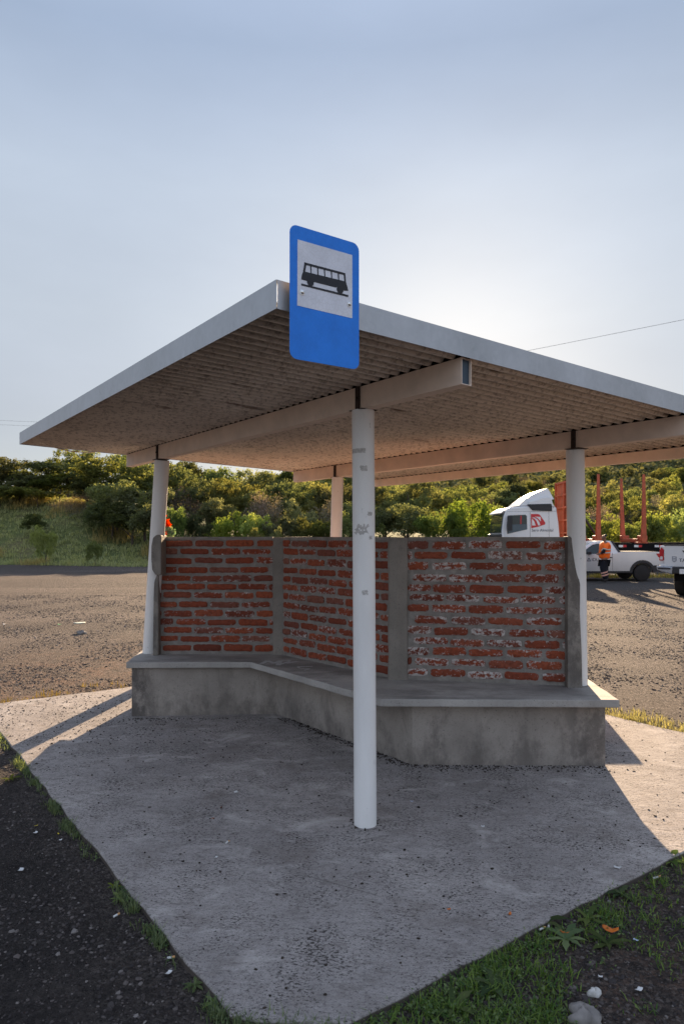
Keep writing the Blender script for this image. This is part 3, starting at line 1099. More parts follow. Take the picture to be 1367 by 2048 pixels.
ZT, ZB = 2.687, 2.197
sw = t1s - t0s
cx0 = SO + V * t0s
sign = empty('bus_stop_sign', (cx0.x, cx0.y, ZB), 0, 'blue bus stop sign with a bus pictogram bolted to the roof edge', 'sign')
r_ = 0.030
outl = arc(r_, ZB + r_, r_, 180, 270, 6) + arc(sw - r_, ZB + r_, r_, 270, 360, 6) + arc(sw - r_, ZT - r_, r_, 0, 90, 6) + arc(r_, ZT - r_, r_, 90, 180, 6)
m_ = MB()
fr = [cx0 + V * a + Vector((0, 0, z)) for a, z in outl]
bk = [q + U * 0.003 for q in fr]
m_.hull8(bk, fr, 0)
m_.m[-len(fr) - 2] = 1
plate = m_.build('sign_plate', [M['blue'], M['wood']], sign)


def flat(name, polys, mat, off, parent):
    m = MB()
    for pl in polys:
        pts = [cr(x, y, off) for x, y in pl]
        m.add(pts, [tuple(range(len(pts)))])
    return m.build(name, mat, parent)


field = flat('white_field', [[(170, 181), (510, 279), (510, 672), (168, 592)]], M['white'], 0.0008, plate)
yr = lambda x: 325 + (x - 214) * (392 - 325) / (466 - 214)      # roof line of the bus drawing
yl_ = lambda x: 380 + (x - 207) * (443 - 380) / (466 - 207)     # window sill line
bus = [[(212, 323), (466, 391), (467, 405), (213, 338)],                                             # roof
       [(213, 330), (226, 334), (217, 384), (204, 380)],                                           # front post
       [(456, 396), (467, 399), (471, 446), (461, 443)],                                           # rear post
       [(206, 379), (470, 443), (478, 470), (485, 501), (455, 500), (452, 492), (412, 478), (409, 481), (275, 447), (270, 452), (232, 441), (193, 430), (197, 402)]]
for x in (253, 296, 338, 381, 424):
    bus.append([(x - 5, yr(x) + 8), (x + 3, yr(x) + 10), (x + 5, yl_(x) + 6), (x - 1, yl_(x) + 4)])
wheels = []
for wx, wy in ((250, 449), (434, 494)):
    wheels.append([(wx + 21 * math.cos(t), wy + 23 * math.sin(t) + 0.25 * 21 * math.cos(t)) for t in np.linspace(0, 2 * math.pi, 25)[:-1]])
flat('bus_pictogram', bus, M['black'], 0.0016, field)
for w_ in wheels: flat('pictogram_wheel', [w_], M['black'], 0.0020, field)
flat('pictogram_road', [[(193, 455), (485, 527), (485, 540), (193, 467)]], M['black'], 0.0018, field)
for bx, by in ((198, 511), (489, 585)):
    c = cr(bx, by, 0)
    m_ = MB()
    rr = 0.0085
    rings = [(1.25, 0.0), (1.25, .0016), (1.0, .002), (.92, .0045), (.65, .0065), (.3, .0075), (.05, .0078)]
    m_.tube([c - U * (.001 + d) for _, d in rings], [rr * k for k, _ in rings], 16)
    b_ = m_.build('bolt', M['chrome'], sign, smooth=True)
    m_ = MB()
    m_.tube([c + U * .004, c + U * .03], .006, 10)
    m_.build('spacer', M['galv'], b_, smooth=True)

# ------------------------------------------------------------------ copying
def copy_tree(o, parent=None):
    c = o.copy()
    col.objects.link(c)
    if parent is not None:
        c.parent = parent
    for ch in list(o.children):
        copy_tree(ch, c)
    return c


# ------------------------------------------------------------------ leaf clouds
def leaf_mesh(name, cen, nor, size, mat, aspect=0.55):
    """one small folded leaf quad per centre"""
    n = len(cen)
    nor = nor / (np.linalg.norm(nor, axis=1, keepdims=True) + 1e-9)
    a = RNG.normal(size=(n, 3))
    t = np.cross(nor, a); t /= (np.linalg.norm(t, axis=1, keepdims=True) + 1e-9)
    b = np.cross(nor, t)
    s = size[:, None]
    p0 = cen - t * s
    p1 = cen + b * s * aspect + nor * s * 0.15
    p2 = cen + t * s
    p3 = cen - b * s * aspect + nor * s * 0.15
    v = np.stack([p0, p1, p2, p3], 1).reshape(-1, 3)
    me = bpy.data.meshes.new(name)
    me.vertices.add(4 * n); me.vertices.foreach_set('co', v.ravel())
    me.loops.add(4 * n); me.loops.foreach_set('vertex_index', np.arange(4 * n, dtype=np.int32))
    me.polygons.add(n)
    me.polygons.foreach_set('loop_start', np.arange(0, 4 * n, 4, dtype=np.int32))
    me.polygons.foreach_set('loop_total', np.full(n, 4, dtype=np.int32))
    me.materials.append(mat)
    me.update(calc_edges=True)
    return me


def crown_points(seed, lobes, clumps, leaves, zc, rz, rr, lobe_r, spread, low):
    r = np.random.default_rng(seed)
    C, Nn, Sz = [], [], []
    for i in range(lobes):
        ang = r.uniform(0, 2 * math.pi)
        q = math.sqrt(r.uniform(0, 1)) * rr
        zz = zc + rz * r.uniform(-1, 1) * (1 - 0.55 * q / rr)
        lc = np.array([math.cos(ang) * q, math.sin(ang) * q, zz])
        lr = lobe_r * r.uniform(0.7, 1.3)
        for j in range(clumps):
            d = r.normal(size=3); d[2] = d[2] + 0.25; d /= np.linalg.norm(d)
            if d[2] < -0.5 and r.uniform() < 0.6: continue
            cc = lc + d * lr * r.uniform(0.72, 1.08) * np.array([1.0, 1.0, 0.8])
            if cc[2] < low: continue
            k = int(leaves * r.uniform(0.5, 1.4))
            pts = cc + r.normal(size=(k, 3)) * spread * np.array([1, 1, 0.75])
            C.append(pts)
            Nn.append(r.normal(size=(k, 3)) + d * 0.9 + np.array([0, 0, 0.35]))
            Sz.append(r.uniform(0.6, 1.25, k))
    return np.concatenate(C), np.concatenate(Nn), np.concatenate(Sz)


def trunk_mb(seed, limbs=4, low=True):
    r = random.Random(seed)
    m = MB()
    m.tube([(0, 0, -0.06), (.01, 0, .14), (r.uniform(-.03, .03), r.uniform(-.03, .03), .34), (r.uniform(-.05, .05), r.uniform(-.05, .05), .6), (r.uniform(-.06, .06), r.uniform(-.06, .06), .82)], [.032, .026, .021, .013, .004], 8)
    for i in range(limbs):
        a = r.uniform(0, 6.28); z = r.uniform(.16, .45); L = r.uniform(.2, .36)
        m.tube([(0, 0, z), (math.cos(a) * L * .5, math.sin(a) * L * .5, z + L * .5), (math.cos(a) * L, math.sin(a) * L, z + L * .75)], [.015, .010, .003], 6)
    return m


PROTO = {}


def make_proto(key, kind_name, mat, seed, **kw):
    c, nn, sz = crown_points(seed, **kw)
    top = np.percentile(c[:, 2], 99.7)
    wid = np.percentile(np.abs(c[:, 0]), 99) * 2
    c = c * np.array([1 / wid, 1 / wid, 1 / top])
    me = leaf_mesh('crown', c, nn, sz * kw_leaf[key], mat)
    tr = trunk_mb(seed).build('trunk', M['bark'], None, smooth=True)
    col.objects.unlink(tr)
    PROTO[key] = (kind_name, me, tr.data)
    bpy.data.objects.remove(tr)


kw_leaf = {}
for i in range(5):
    for fam, mat, kn in (('dark', 'leaf_dark', 'tree'), ('mid', 'leaf_mid', 'tree'), ('light', 'leaf_light', 'shrub'), ('dry', 'leaf_dry', 'shrub')):
        k = f'{fam}{i}'
        if fam == 'dark':
            kw_leaf[k] = 0.024; kw = dict(lobes=11, clumps=26, leaves=26, zc=.58, rz=.30, rr=.38, lobe_r=.165, spread=.030, low=.12)
        elif fam == 'mid':
            kw_leaf[k] = 0.021; kw = dict(lobes=12, clumps=24, leaves=24, zc=.60, rz=.32, rr=.40, lobe_r=.145, spread=.028, low=.14)
        elif fam == 'light':
            kw_leaf[k] = 0.025; kw = dict(lobes=12, clumps=24, leaves=22, zc=.48, rz=.40, rr=.42, lobe_r=.155, spread=.030, low=.03)
        else:
            kw_leaf[k] = 0.015; kw = dict(lobes=12, clumps=22, leaves=15, zc=.48, rz=.42, rr=.40, lobe_r=.17, spread=.05, low=.03)
        make_proto(k, kn, M[mat], 100 + 17 * i + len(fam) * 3, **kw)

TREES = []


def plant(px, Z, top_y, wpx, fam, label, group, name=None, sink=0.0):
    x = (px - CX) * Z / F_PX
    zb = float(terrain(x, Z)) - sink
    zt = CAM_H - (top_y - HY) * Z / F_PX
    h = max(0.5, zt - zb)
    if fam in ('light', 'dry'):
        zb -= .26 * h; h *= 1.26
    w = wpx * Z / F_PX
    key = f'{fam}{random.randrange(5)}'
    kn, me, tr = PROTO[key]
    nm = name or (('leafy_tree' if kn == 'tree' else 'leafy_shrub') if fam != 'dry' else 'dry_shrub')
    e = empty(nm, (x, Z, zb), random.uniform(0, 6.28), label, 'tree' if kn == 'tree' else 'shrub', group)
    for n_, d_ in (('crown', me), ('trunk', tr)):
        o = bpy.data.objects.new(n_, d_)
        col.objects.link(o)
        o.parent = e
        tk = 0.45 if fam in ('light', 'dry') else 1.0
        o.scale = (w * (1 if n_ == 'crown' else tk * min(1.0, h / w)), w * random.uniform(.9, 1.1) if n_ == 'crown' else w * tk * min(1.0, h / w), h)
    TREES.append(e)
    return e


gA = 'trees on the grassy bank left of the shelter'
lblA = {'dark': 'dark green dense tree on the grassy bank left of the shelter', 'mid': 'olive green tree with sunlit top on the grassy bank left of the shelter',
        'light': 'fresh green shrub at the foot of the bank trees left of the shelter', 'dry': 'grey brown bare shrub under the bank trees left of the shelter'}
for q in ((-70, 48, 905, 150, 'dark'), (5, 49, 912, 130, 'mid'), (70, 50, 925, 150, 'dark'), (135, 55, 902, 120, 'mid'), (190, 53, 900, 130, 'mid'), (205, 46, 914, 150, 'mid'), (262, 50, 915, 130, 'mid'),
          (320, 49, 928, 130, 'dark'), (40, 48.5, 950, 130, 'dark'), (120, 48, 948, 140, 'dark'), (175, 46, 950, 120, 'dark'), (235, 44, 965, 130, 'mid'), (290, 43, 975, 130, 'dark'),
          (0, 47.5, 972, 110, 'dark'), (75, 47, 975, 110, 'mid'), (150, 45.5, 985, 110, 'dry'), (185, 44.5, 1000, 110, 'dry'), (225, 43, 1003, 90, 'dark'), (265, 42, 1002, 100, 'dark'), (300, 39.5, 1010, 90, 'dark'), (-50, 48, 965, 110, 'dark')):
    plant(*q, lblA[q[4]], gA)
plant(92, 36.5, 1052, 52, 'light', 'small yellow green bush alone on the grass of the left bank', 'small bushes on the left bank')
plant(190, 36.0, 1082, 30, 'light', 'lowest small green bush on the grass near the left post', 'small bushes on the left bank')
plant(70, 42.0, 1028, 60, 'dark', 'small dark bush above the yellow green bush on the left bank', 'small bushes on the left bank')

gB = 'trees and shrubs behind the brick wall'
lblB = {'dark': 'dark green tree rising behind the left half of the brick wall', 'mid': 'olive green tree rising behind the left half of the brick wall',
        'light': 'fresh green shrub just above the top of the brick wall', 'dry': 'grey brown leafless shrub behind the left half of the brick wall'}
for q in ((350, 56, 922, 120, 'dark'), (395, 58, 928, 120, 'mid'), (440, 55, 938, 120, 'dark'), (490, 58, 938, 130, 'mid'), (540, 55, 945, 120, 'mid'), (590, 58, 940, 120, 'dark'), (640, 55, 945, 120, 'mid'), (700, 56, 935, 130, 'dark'),
          (365, 47, 965, 100, 'dry'), (415, 48, 962, 110, 'dark'), (470, 47, 958, 110, 'mid'), (528, 46, 975, 105, 'mid'), (580, 46, 965, 105, 'dark'), (630, 46, 968, 110, 'mid'), (685, 46, 970, 110, 'mid'), (735, 46, 965, 110, 'mid'),
          (385, 42, 995, 80, 'dry'), (440, 42, 998, 90, 'mid'), (505, 41.5, 985, 105, 'dry'), (548, 41, 990, 90, 'dry'), (598, 41, 1000, 80, 'mid'), (645, 41, 1000, 90, 'dry'), (700, 41, 1005, 90, 'dark'),
          (352, 38, 1016, 62, 'light'), (400, 38.5, 1030, 60, 'dark'), (450, 38, 1024, 90, 'light'), (510, 37.5, 1030, 90, 'light'), (560, 37, 1035, 80, 'dark'), (610, 37, 1036, 80, 'mid'), (650, 37, 1042, 70, 'dark'), (700, 37, 1025, 70, 'light'), (330, 38, 1030, 60, 'dark')):
    plant(*q, lblB[q[4]], gB)
plant(513, 34.5, 1057, 38, 'mid', 'left one of two low rounded bushes just over the wall top', 'low rounded bushes over the wall top')
plant(553, 34.5, 1054, 32, 'mid', 'right one of two low rounded bushes just over the wall top', 'low rounded bushes over the wall top')

gC = 'trees left of the white truck'
lblC = {'dark': 'dark green tree between front post and white truck cab', 'mid': 'sunlit olive tree between front post and white truck cab',
        'light': 'fresh green shrub in front of the trees left of the truck cab', 'dry': 'pale leafless shrub between front post and white truck cab'}
for q in ((770, 46, 968, 110, 'mid'), (815, 45, 966, 110, 'mid'), (865, 47, 962, 120, 'mid'), (915, 49, 970, 110, 'mid'), (960, 54, 985, 100, 'dry'), (1000, 56, 978, 110, 'dark'), (1050, 58, 968, 120, 'dark'), (1100, 58, 975, 110, 'mid'),
          (765, 39, 1015, 90, 'dark'), (810, 39, 1010, 100, 'dark'), (855, 38.5, 1025, 90, 'mid'), (745, 37.5, 1040, 70, 'light'), (895, 37, 1020, 90, 'light'), (940, 37, 1002, 110, 'light'), (985, 38, 1012, 90, 'light'), (1040, 40, 1015, 90, 'mid'), (1090, 40, 1018, 90, 'mid')):
    plant(*q, lblC[q[4]], gC)

gD = 'shrubs behind the orange log trailer'
lblD = {'light': 'bright green shrub behind the orange stakes of the trailer', 'mid': 'rounded olive tree on the slope above the trailer stakes', 'dark': 'dark green tree on the slope above the trailer stakes', 'dry': 'pale dry shrub on the slope above the trailer stakes'}
for q in ((1135, 37, 1040, 90, 'light'), (1180, 37, 1034, 90, 'light'), (1225, 36.5, 1030, 90, 'light'), (1270, 37, 1034, 90, 'light'), (1315, 37, 1028, 90, 'light'), (1360, 38, 1018, 100, 'light'), (1405, 38, 1020, 100, 'light'),
          (1205, 48, 1008, 90, 'dry'), (1255, 52, 995, 100, 'mid'), (1305, 50, 1012, 90, 'mid'), (1350, 52, 990, 100, 'mid'), (1400, 52, 985, 100, 'mid'), (1160, 52, 1000, 100, 'dark'), (1225, 62, 985, 70, 'dark'), (1300, 64, 990, 70, 'dry')):
    plant(*q, lblD[q[4]], gD)

# the slope beyond: scattered crowns, the nearest of them single trees
rt = random.Random(21)
cnt = 0
while cnt < 120:
    Z = rt.uniform(62, 128)
    px = rt.uniform(560, 1420)
    x = (px - CX) * Z / F_PX
    if px < 900 and Z < 75: continue
    zb = float(terrain(x, Z))
    hgt = rt.uniform(2.2, 4.6)
    top = HY - (zb + hgt - CAM_H) * F_PX / Z
    fam = rt.choice(['dark', 'dark', 'mid', 'mid', 'mid', 'dry'])
    plant(px, Z, top, rt.uniform(2.6, 5.0) * F_PX / Z, fam, {'dark': 'round dark green tree scattered on the hillside beyond the truck', 'mid': 'round olive green tree scattered on the hillside beyond the truck', 'dry': 'pale brown shrub scattered on the hillside beyond the truck'}[fam], 'trees scattered on the hillside')
    cnt += 1

# far scrub on the hill and along the left skyline, one mass
C, Nn, Sz = [], [], []
for _ in range(6500):
    Z = 72 + 260 * rt.random() ** 1.3
    x = rt.uniform(-0.62, 0.56) * Z
    zb = float(terrain(x, Z))
    rr_ = rt.uniform(0.9, 2.2) * (0.7 + Z / 300)
    k = 34
    d = RNG.normal(size=(k, 3)); d[:, 2] = np.abs(d[:, 2]); d /= np.linalg.norm(d, axis=1, keepdims=True)
    pts = np.array([x, Z, zb]) + d * np.array([rr_, rr_, rr_ * rt.uniform(.8, 1.3)]) * RNG.uniform(.75, 1.05, (k, 1))
    C.append(pts); Nn.append(d + RNG.normal(size=(k, 3)) * .5); Sz.append(RNG.uniform(.22, .5, k) * (0.6 + Z / 250))
me = leaf_mesh('hillside_scrub', np.concatenate(C), np.concatenate(Nn), np.concatenate(Sz), M['leaf_scrub'], 0.8)
o = bpy.data.objects.new('hillside_scrub', me)
col.objects.link(o)
tag(o, 'dark scrub covering the far hillside behind truck and shelter', 'scrub', kind='stuff')


# ------------------------------------------------------------------ grass
def blades(name, spots, mat, label, hmin, hmax, per, spread, wid, lean=0.5):
    vs, fs = [], []
    for (x, y, z, s) in spots:
        for k in range(max(1, int(per * RNG.uniform(.6, 1.4)))):
            bx, by = x + RNG.normal() * spread, y + RNG.normal() * spread
            h = RNG.uniform(hmin, hmax) * s
            a = RNG.uniform(0, 6.28)
            l = h * lean * RNG.uniform(.2, 1.3)
            dx, dy = math.cos(a), math.sin(a)
            w = wid * RNG.uniform(.6, 1.3) * s
            b = len(vs)
            vs += [(bx - dy * w, by + dx * w, z - .005), (bx + dy * w, by - dx * w, z - .005), (bx + dx * l * .4 + dy * w * .8, by + dy * l * .4 - dx * w * .8, z + h * .6), (bx + dx * l * .4 - dy * w * .8, by + dy * l * .4 + dx * w * .8, z + h * .6), (bx + dx * l, by + dy * l, z + h * .93)]
            fs += [(b, b + 1, b + 2, b + 3), (b + 3, b + 2, b + 4)]
    me = bpy.data.meshes.new(name)
    me.from_pydata(vs, [], fs)
    me.materials.append(mat)
    o = bpy.data.objects.new(name, me)
    col.objects.link(o)
    tag(o, label, 'grass', kind='stuff')
    return o


def edge_spots(a, b, n, wfun, out, dens=None):
    """spots scattered outward from the slab edge a-b"""
    r = []
    for _ in range(n):
        t = random.random()
        if dens and random.random() > dens(t): continue
        p = a.lerp(b, t)
        d = abs(random.gauss(0, .5)) * wfun(t)
        q = p + out * (0.012 + d)
        r.append((q.x, q.y, GZ, random.uniform(.7, 1.2)))
    return r


pn = lambda t, s: 0.5 + 0.5 * math.sin(t * s) * math.sin(t * s * 2.3 + 1.1)
right_spots = edge_spots(nose_c, cor_r, 620, lambda t: .10 + .28 * pn(t, 9), -U, lambda t: .45 + .55 * pn(t, 14))
for _ in range(330):   # patches on the dirt beyond
    t, d = random.random(), random.uniform(.12, .75)
    q = nose_c.lerp(cor_r, t) - U * d
    if math.sin(q.x * 7.1 + 1.7) * math.sin(q.y * 6.3 + .6) > .22: right_spots.append((q.x, q.y, GZ, random.uniform(.6, 1.1)))
for _ in range(230):   # the thick tuft at the lower corner
    q = G(random.uniform(820, 1130), random.uniform(1930, 2060), GZ)
    if (q - nose_c).dot(U) < -.02: right_spots.append((q.x, q.y, GZ, random.uniform(.7, 1.2)))
blades('grass', right_spots, M['grass'], 'short green grass growing along the right front edge of the slab', .010, .038, 10, .022, .0022, 1.3)
lp, ln_, ls = [], [], []
for (x, y, z, s_) in right_spots:
    if random.random() < .45: continue
    for k in range(random.randint(4, 14)):
        lp.append((x + random.gauss(0, .028), y + random.gauss(0, .028), GZ + abs(random.gauss(0, .014)) + .004)); ln_.append((random.gauss(0, .5), random.gauss(0, .5), 1.0)); ls.append(random.uniform(.003, .0085))
for (x, y, z, s_) in edge_spots(nose_a, cor_l, 160, lambda t: .03, -V, lambda t: .1 + .9 * (pn(t, 23) > .5)):
    for k in range(random.randint(4, 12)):
        lp.append((x + random.gauss(0, .012), y + random.gauss(0, .012), GZ + abs(random.gauss(0, .012)) + .004)); ln_.append((random.gauss(0, .5), random.gauss(0, .5), 1.0)); ls.append(random.uniform(.003, .008))
me = leaf_mesh('ground_weeds', np.array(lp), np.array(ln_), np.array(ls), M['grass'], .6)
o = bpy.data.objects.new('ground_weeds', me); col.objects.link(o)
tag(o, 'small leafy ground cover among the grass at the slab edges', 'weeds', kind='stuff')
left_spots = edge_spots(nose_a, cor_l, 520, lambda t: .035, -V, lambda t: .15 + .85 * (pn(t, 23) > .55)) + edge_spots(nose_a, nose_c, 60, lambda t: .05, -V)
blades('grass', left_spots, M['grass'], 'thin line of weeds along the left front edge of the slab', .02, .05, 9, .013, .002, .9)
back_spots = edge_spots(cor_r + U * 0.2, cor_b, 700, lambda t: .30, V, lambda t: .5 + .5 * pn(t, 17))
blades('grass', back_spots, M['grass_dry'], 'sunlit yellow grass strip along the right rear edge of the slab', .03, .075, 9, .03, .0028, .8)
back_l = edge_spots(cor_l, cor_l.lerp(cor_b, .4), 90, lambda t: .3, U, lambda t: .2 + .5 * (pn(t, 31) > .6))
blades('grass', back_l, M['grass_dry'], 'few sunlit grass tufts behind the left rear edge of the slab', .025, .06, 10, .03, .003, .8)
bank, bank_d = [], []
for _ in range(5200):
    x = random.uniform(-34, -3)
    d = random.uniform(-.3, 11) ** 1.0
    y = float(y_edge(x)) + d
    g = math.sin(x * .55 + y * .8) + math.sin(x * 1.3 - y * .6 + 2)
    (bank_d if g > 0.9 + .06 * (6 - d) else bank).append((x, y, float(terrain(x, y)), random.uniform(.7, 1.3)))
blades('grass', bank, M['grass_bank'], 'tall green grass covering the bank left of the shelter', .08, .24, 9, .16, .018, .9)
blades('grass', bank_d, M['grass_dry'], 'dry straw coloured grass in patches on the left bank', .18, .45, 8, .16, .015, .7)
verge = [(random.uniform(6, 19), random.gauss(26.4, .28), GZ, random.uniform(.7, 1.2)) for _ in range(420)]
blades('grass', verge, M['grass_dry'], 'dry yellow roadside grass strip behind the white pickups', .06, .2, 10, .10, .012, .8)


# broad-leaved weeds by the slab
def weed(x, y, n, L, label, group, mat='grass'):
    m = MB()
    e = empty('leafy_weed', (x, y, GZ), random.uniform(0, 6.28), label, 'weed', group)
    for i in range(n):
        a = 6.28 * i / n + random.uniform(-.3, .3)
        l = L * random.uniform(.7, 1.2); w = l * .16
        up = random.uniform(.25, .8)
        d = Vector((math.cos(a), math.sin(a), 0)); s = Vector((-d.y, d.x, 0))
        pts = []
        for k in range(6):
            t = k / 5
            c = d * l * t + Vector((0, 0, l * up * (t - .75 * t * t) + .004))
            ww = w * math.sin(math.pi * min(1, .12 + .86 * t)) * (1.0 if k % 2 else .7)
            pts.append((c - s * ww, c + Vector((0, 0, -.15 * ww)), c + s * ww))
        b = len(m.v)
        for p in pts: m.v += [tuple(q) for q in p]
        for k in range(5):
            for j in range(2):
                m.f.append((b + k * 3 + j, b + k * 3 + j + 1, b + k * 3 + 4 + j, b + k * 3 + 3 + j)); m.m.append(0)
    m.build('leaf_rosette', M[mat], e, local=True, smooth=True)
    return e


gw = 'broad leaved weeds at the slab edge'
for (px, py, n, L, lab) in ((1080, 1850, 9, .10, 'broad leaved weed beside two cigarette ends at the slab edge'), (1130, 1880, 8, .09, 'weed with toothed leaves under an orange petal'), (1215, 1890, 8, .085, 'weed beside the big orange peel on the dirt'),
                            (1175, 1840, 7, .08, 'weed in thick grass right of the cigarette ends'), (985, 1975, 9, .10, 'weed in the dark grass tuft below the slab corner'), (905, 2020, 8, .09, 'lowest weed at the bottom frame edge right of the slab nose'),
                            (1240, 1790, 7, .08, 'weed close to the slab edge near the sunlit corner'), (1340, 1725, 8, .09, 'weed half in sunlight at the right picture edge')):
    q = G(px, py, GZ); weed(q.x, q.y, n, L, lab, gw)
for (px, py, n, L, lab) in ((245, 1800, 6, .05, 'upper green weed on the left edge of the slab'), (235, 1775, 6, .045, 'small weed just above the upper green weed on the left slab edge'), (25, 1560, 7, .07, 'sunlit yellow weed at the far left edge of the slab'),
                            (400, 1972, 7, .05, 'light green weed near the slab nose on its left edge'), (440, 2010, 7, .05, 'lowest weed on the left edge of the slab nose')):
    q = G(px, py, GZ); weed(q.x - .015, q.y, n, L, lab, gw, 'leaf_light')


# ------------------------------------------------------------------ pebbles and crumbs
def stones(name, spots, mat, label, cat):
    g = (1 + 5 ** .5) / 2
    base = [tuple(c / 1.902 for c in q) for q in ((-1, g, 0), (1, g, 0), (-1, -g, 0), (1, -g, 0), (0, -1, g), (0, 1, g), (0, -1, -g), (0, 1, -g), (g, 0, -1), (g, 0, 1), (-g, 0, -1), (-g, 0, 1))]
    tri = [(0, 11, 5), (0, 5, 1), (0, 1, 7), (0, 7, 10), (0, 10, 11), (1, 5, 9), (5, 11, 4), (11, 10, 2), (10, 7, 6), (7, 1, 8), (3, 9, 4), (3, 4, 2), (3, 2, 6), (3, 6, 8), (3, 8, 9), (4, 9, 5), (2, 4, 11), (6, 2, 10), (8, 6, 7), (9, 8, 1)]
    n = len(spots)
    sp = np.array(spots)
    bs = np.array(base, float)
    sc_ = RNG.uniform(.6, 1.4, (n, 1, 3)) * np.array([1, 1, .6])
    v = bs[None] * sc_ * sp[:, 3][:, None, None] + RNG.normal(size=(n, 12, 3)) * (sp[:, 3][:, None, None] * .13)
    a = RNG.uniform(0, 6.28, n)
    ca, sa_ = np.cos(a)[:, None], np.sin(a)[:, None]
    x = v[:, :, 0] * ca - v[:, :, 1] * sa_; y = v[:, :, 0] * sa_ + v[:, :, 1] * ca
    v = np.stack([x, y, v[:, :, 2]], 2) + sp[:, None, :3]
    f = (np.array(tri)[None] + (np.arange(n) * 12)[:, None, None]).reshape(-1, 3)
    me = bpy.data.meshes.new(name)
    me.from_pydata(v.reshape(-1, 3).tolist(), [], f.tolist())
    me.materials.append(mat)
    o = bpy.data.objects.new(name, me)
    col.objects.link(o)
    tag(o, label, cat, kind='stuff')


def on_slab(x, y, pad=0.0):
    a = (x - S0.x) * U.x + (y - S0.y) * U.y; b = (x - S0.x) * V.x + (y - S0.y) * V.y
    return -pad < a < L_U + pad and -pad < b < L_V + pad


sp = []
while len(sp) < 26000:
    x, y = random.uniform(-3.0, 2.4), 1.4 + 4.0 * random.random() ** 1.4
    if on_slab(x, y, .01): continue
    sp.append((x, y, GZ + .001, (abs(random.gauss(0, .0026)) + .0024) * (.75 + .5 * (math.sin(x * 5 + y * 3) * math.sin(x * 3.1 - y * 4.7) > -.15))))
stones('pebbles', sp, M['pebble'], 'dark gravel pebbles beside the front edges of the slab', 'gravel')
sp = []
while len(sp) < 48000:
    y = 3.5 + 15 * random.random() ** 1.7
    x = random.uniform(-.56, .56) * y
    if on_slab(x, y, .02): continue
    ga, gb = (x - S0.x) * U.x + (y - S0.y) * U.y, (x - S0.x) * V.x + (y - S0.y) * V.y
    if (gb < .4 and ga < 4.6 + random.gauss(0, .3)) or (ga < .3 and gb < 4 + random.gauss(0, .3)): continue
    if math.sin(x * 1.9 + y * 2.7) + math.sin(x * 4.1 - y * 1.3 + 1) + random.gauss(0, .8) < -.1: continue
    sp.append((x, y, GZ, (abs(random.gauss(0, .0045)) + .0025) * (1 + .035 * y)))
stones('gravel', sp, M['pebble'], 'coarse brown gravel strewn over the open lot', 'gravel')
sp = []
while len(sp) < 2600:
    k = random.random()
    if k < .012:
        a = random.uniform(0, 6.28); r = POST_R + abs(random.gauss(0, .022)) + .002; x, y = FT.x + .012 + r * math.cos(a), FT.y - .01 + r * math.sin(a)
    elif k < .45:
        t = random.random(); pts_ = [ba, bb, bc, bd]; i = random.choice((0, 0, 1, 1, 2))
        p = pts_[i].lerp(pts_[i + 1], t); x, y = p.x + random.gauss(0, .02), p.y - abs(random.gauss(0, .07)) - .004
    elif k < .7:
        p = G(random.uniform(-40, 420), 1390 + abs(random.gauss(0, 55))); x, y = p.x, p.y
    else:
        a, b = random.uniform(.05, L_U - .05), random.uniform(.05, L_V - .05); p = S0 + U * a + V * b; x, y = p.x, p.y
    if not on_slab(x, y, -.02) or (y > 5.9 and x > -1.82 and x < -.4): continue
    if y > np.interp(x, [ba.x, bb.x, bc.x, bd.x], [ba.y, bb.y, bc.y, bd.y]) and ba.x < x < bd.x: continue
    sp.append((x, y, .0015, random.uniform(.002, .0065) * (1.5 if random.random() < .1 else 1)))
stones('dirt_crumbs', sp, M['crumb'], 'dark soil crumbs scattered over the concrete slab', 'dirt')

# ------------------------------------------------------------------ litter
M['paper'] = m_plain('litter_paper_white', (0.62, 0.62, 0.62), 0.8, 0, .12, 40)
M['filter'] = m_plain('cigarette_filter_tan', (0.5, 0.28, 0.12), 0.85, 0, .15, 60)
M['orange'] = m_plain('orange_petal', (0.55, 0.14, 0.015), 0.6, 0, .25, 40)
M['yellow'] = m_plain('yellow_petal', (0.55, 0.42, 0.03), 0.6, 0, .2, 40)
M['brownleaf'] = m_plain('brown_dead_leaf', (0.09, 0.045, 0.03), 0.8, 0, .3, 40)
M['plate'] = m_plain('pale_green_plastic', (0.62, 0.68, 0.58), 0.45, 0, .08, 10)
M['greenbit'] = m_plain('green_plastic', (0.03, 0.22, 0.06), 0.5, 0, .15, 30)
M['bluebit'] = m_plain('pale_blue_plastic', (0.42, 0.5, 0.66), 0.5, 0, .1, 30)


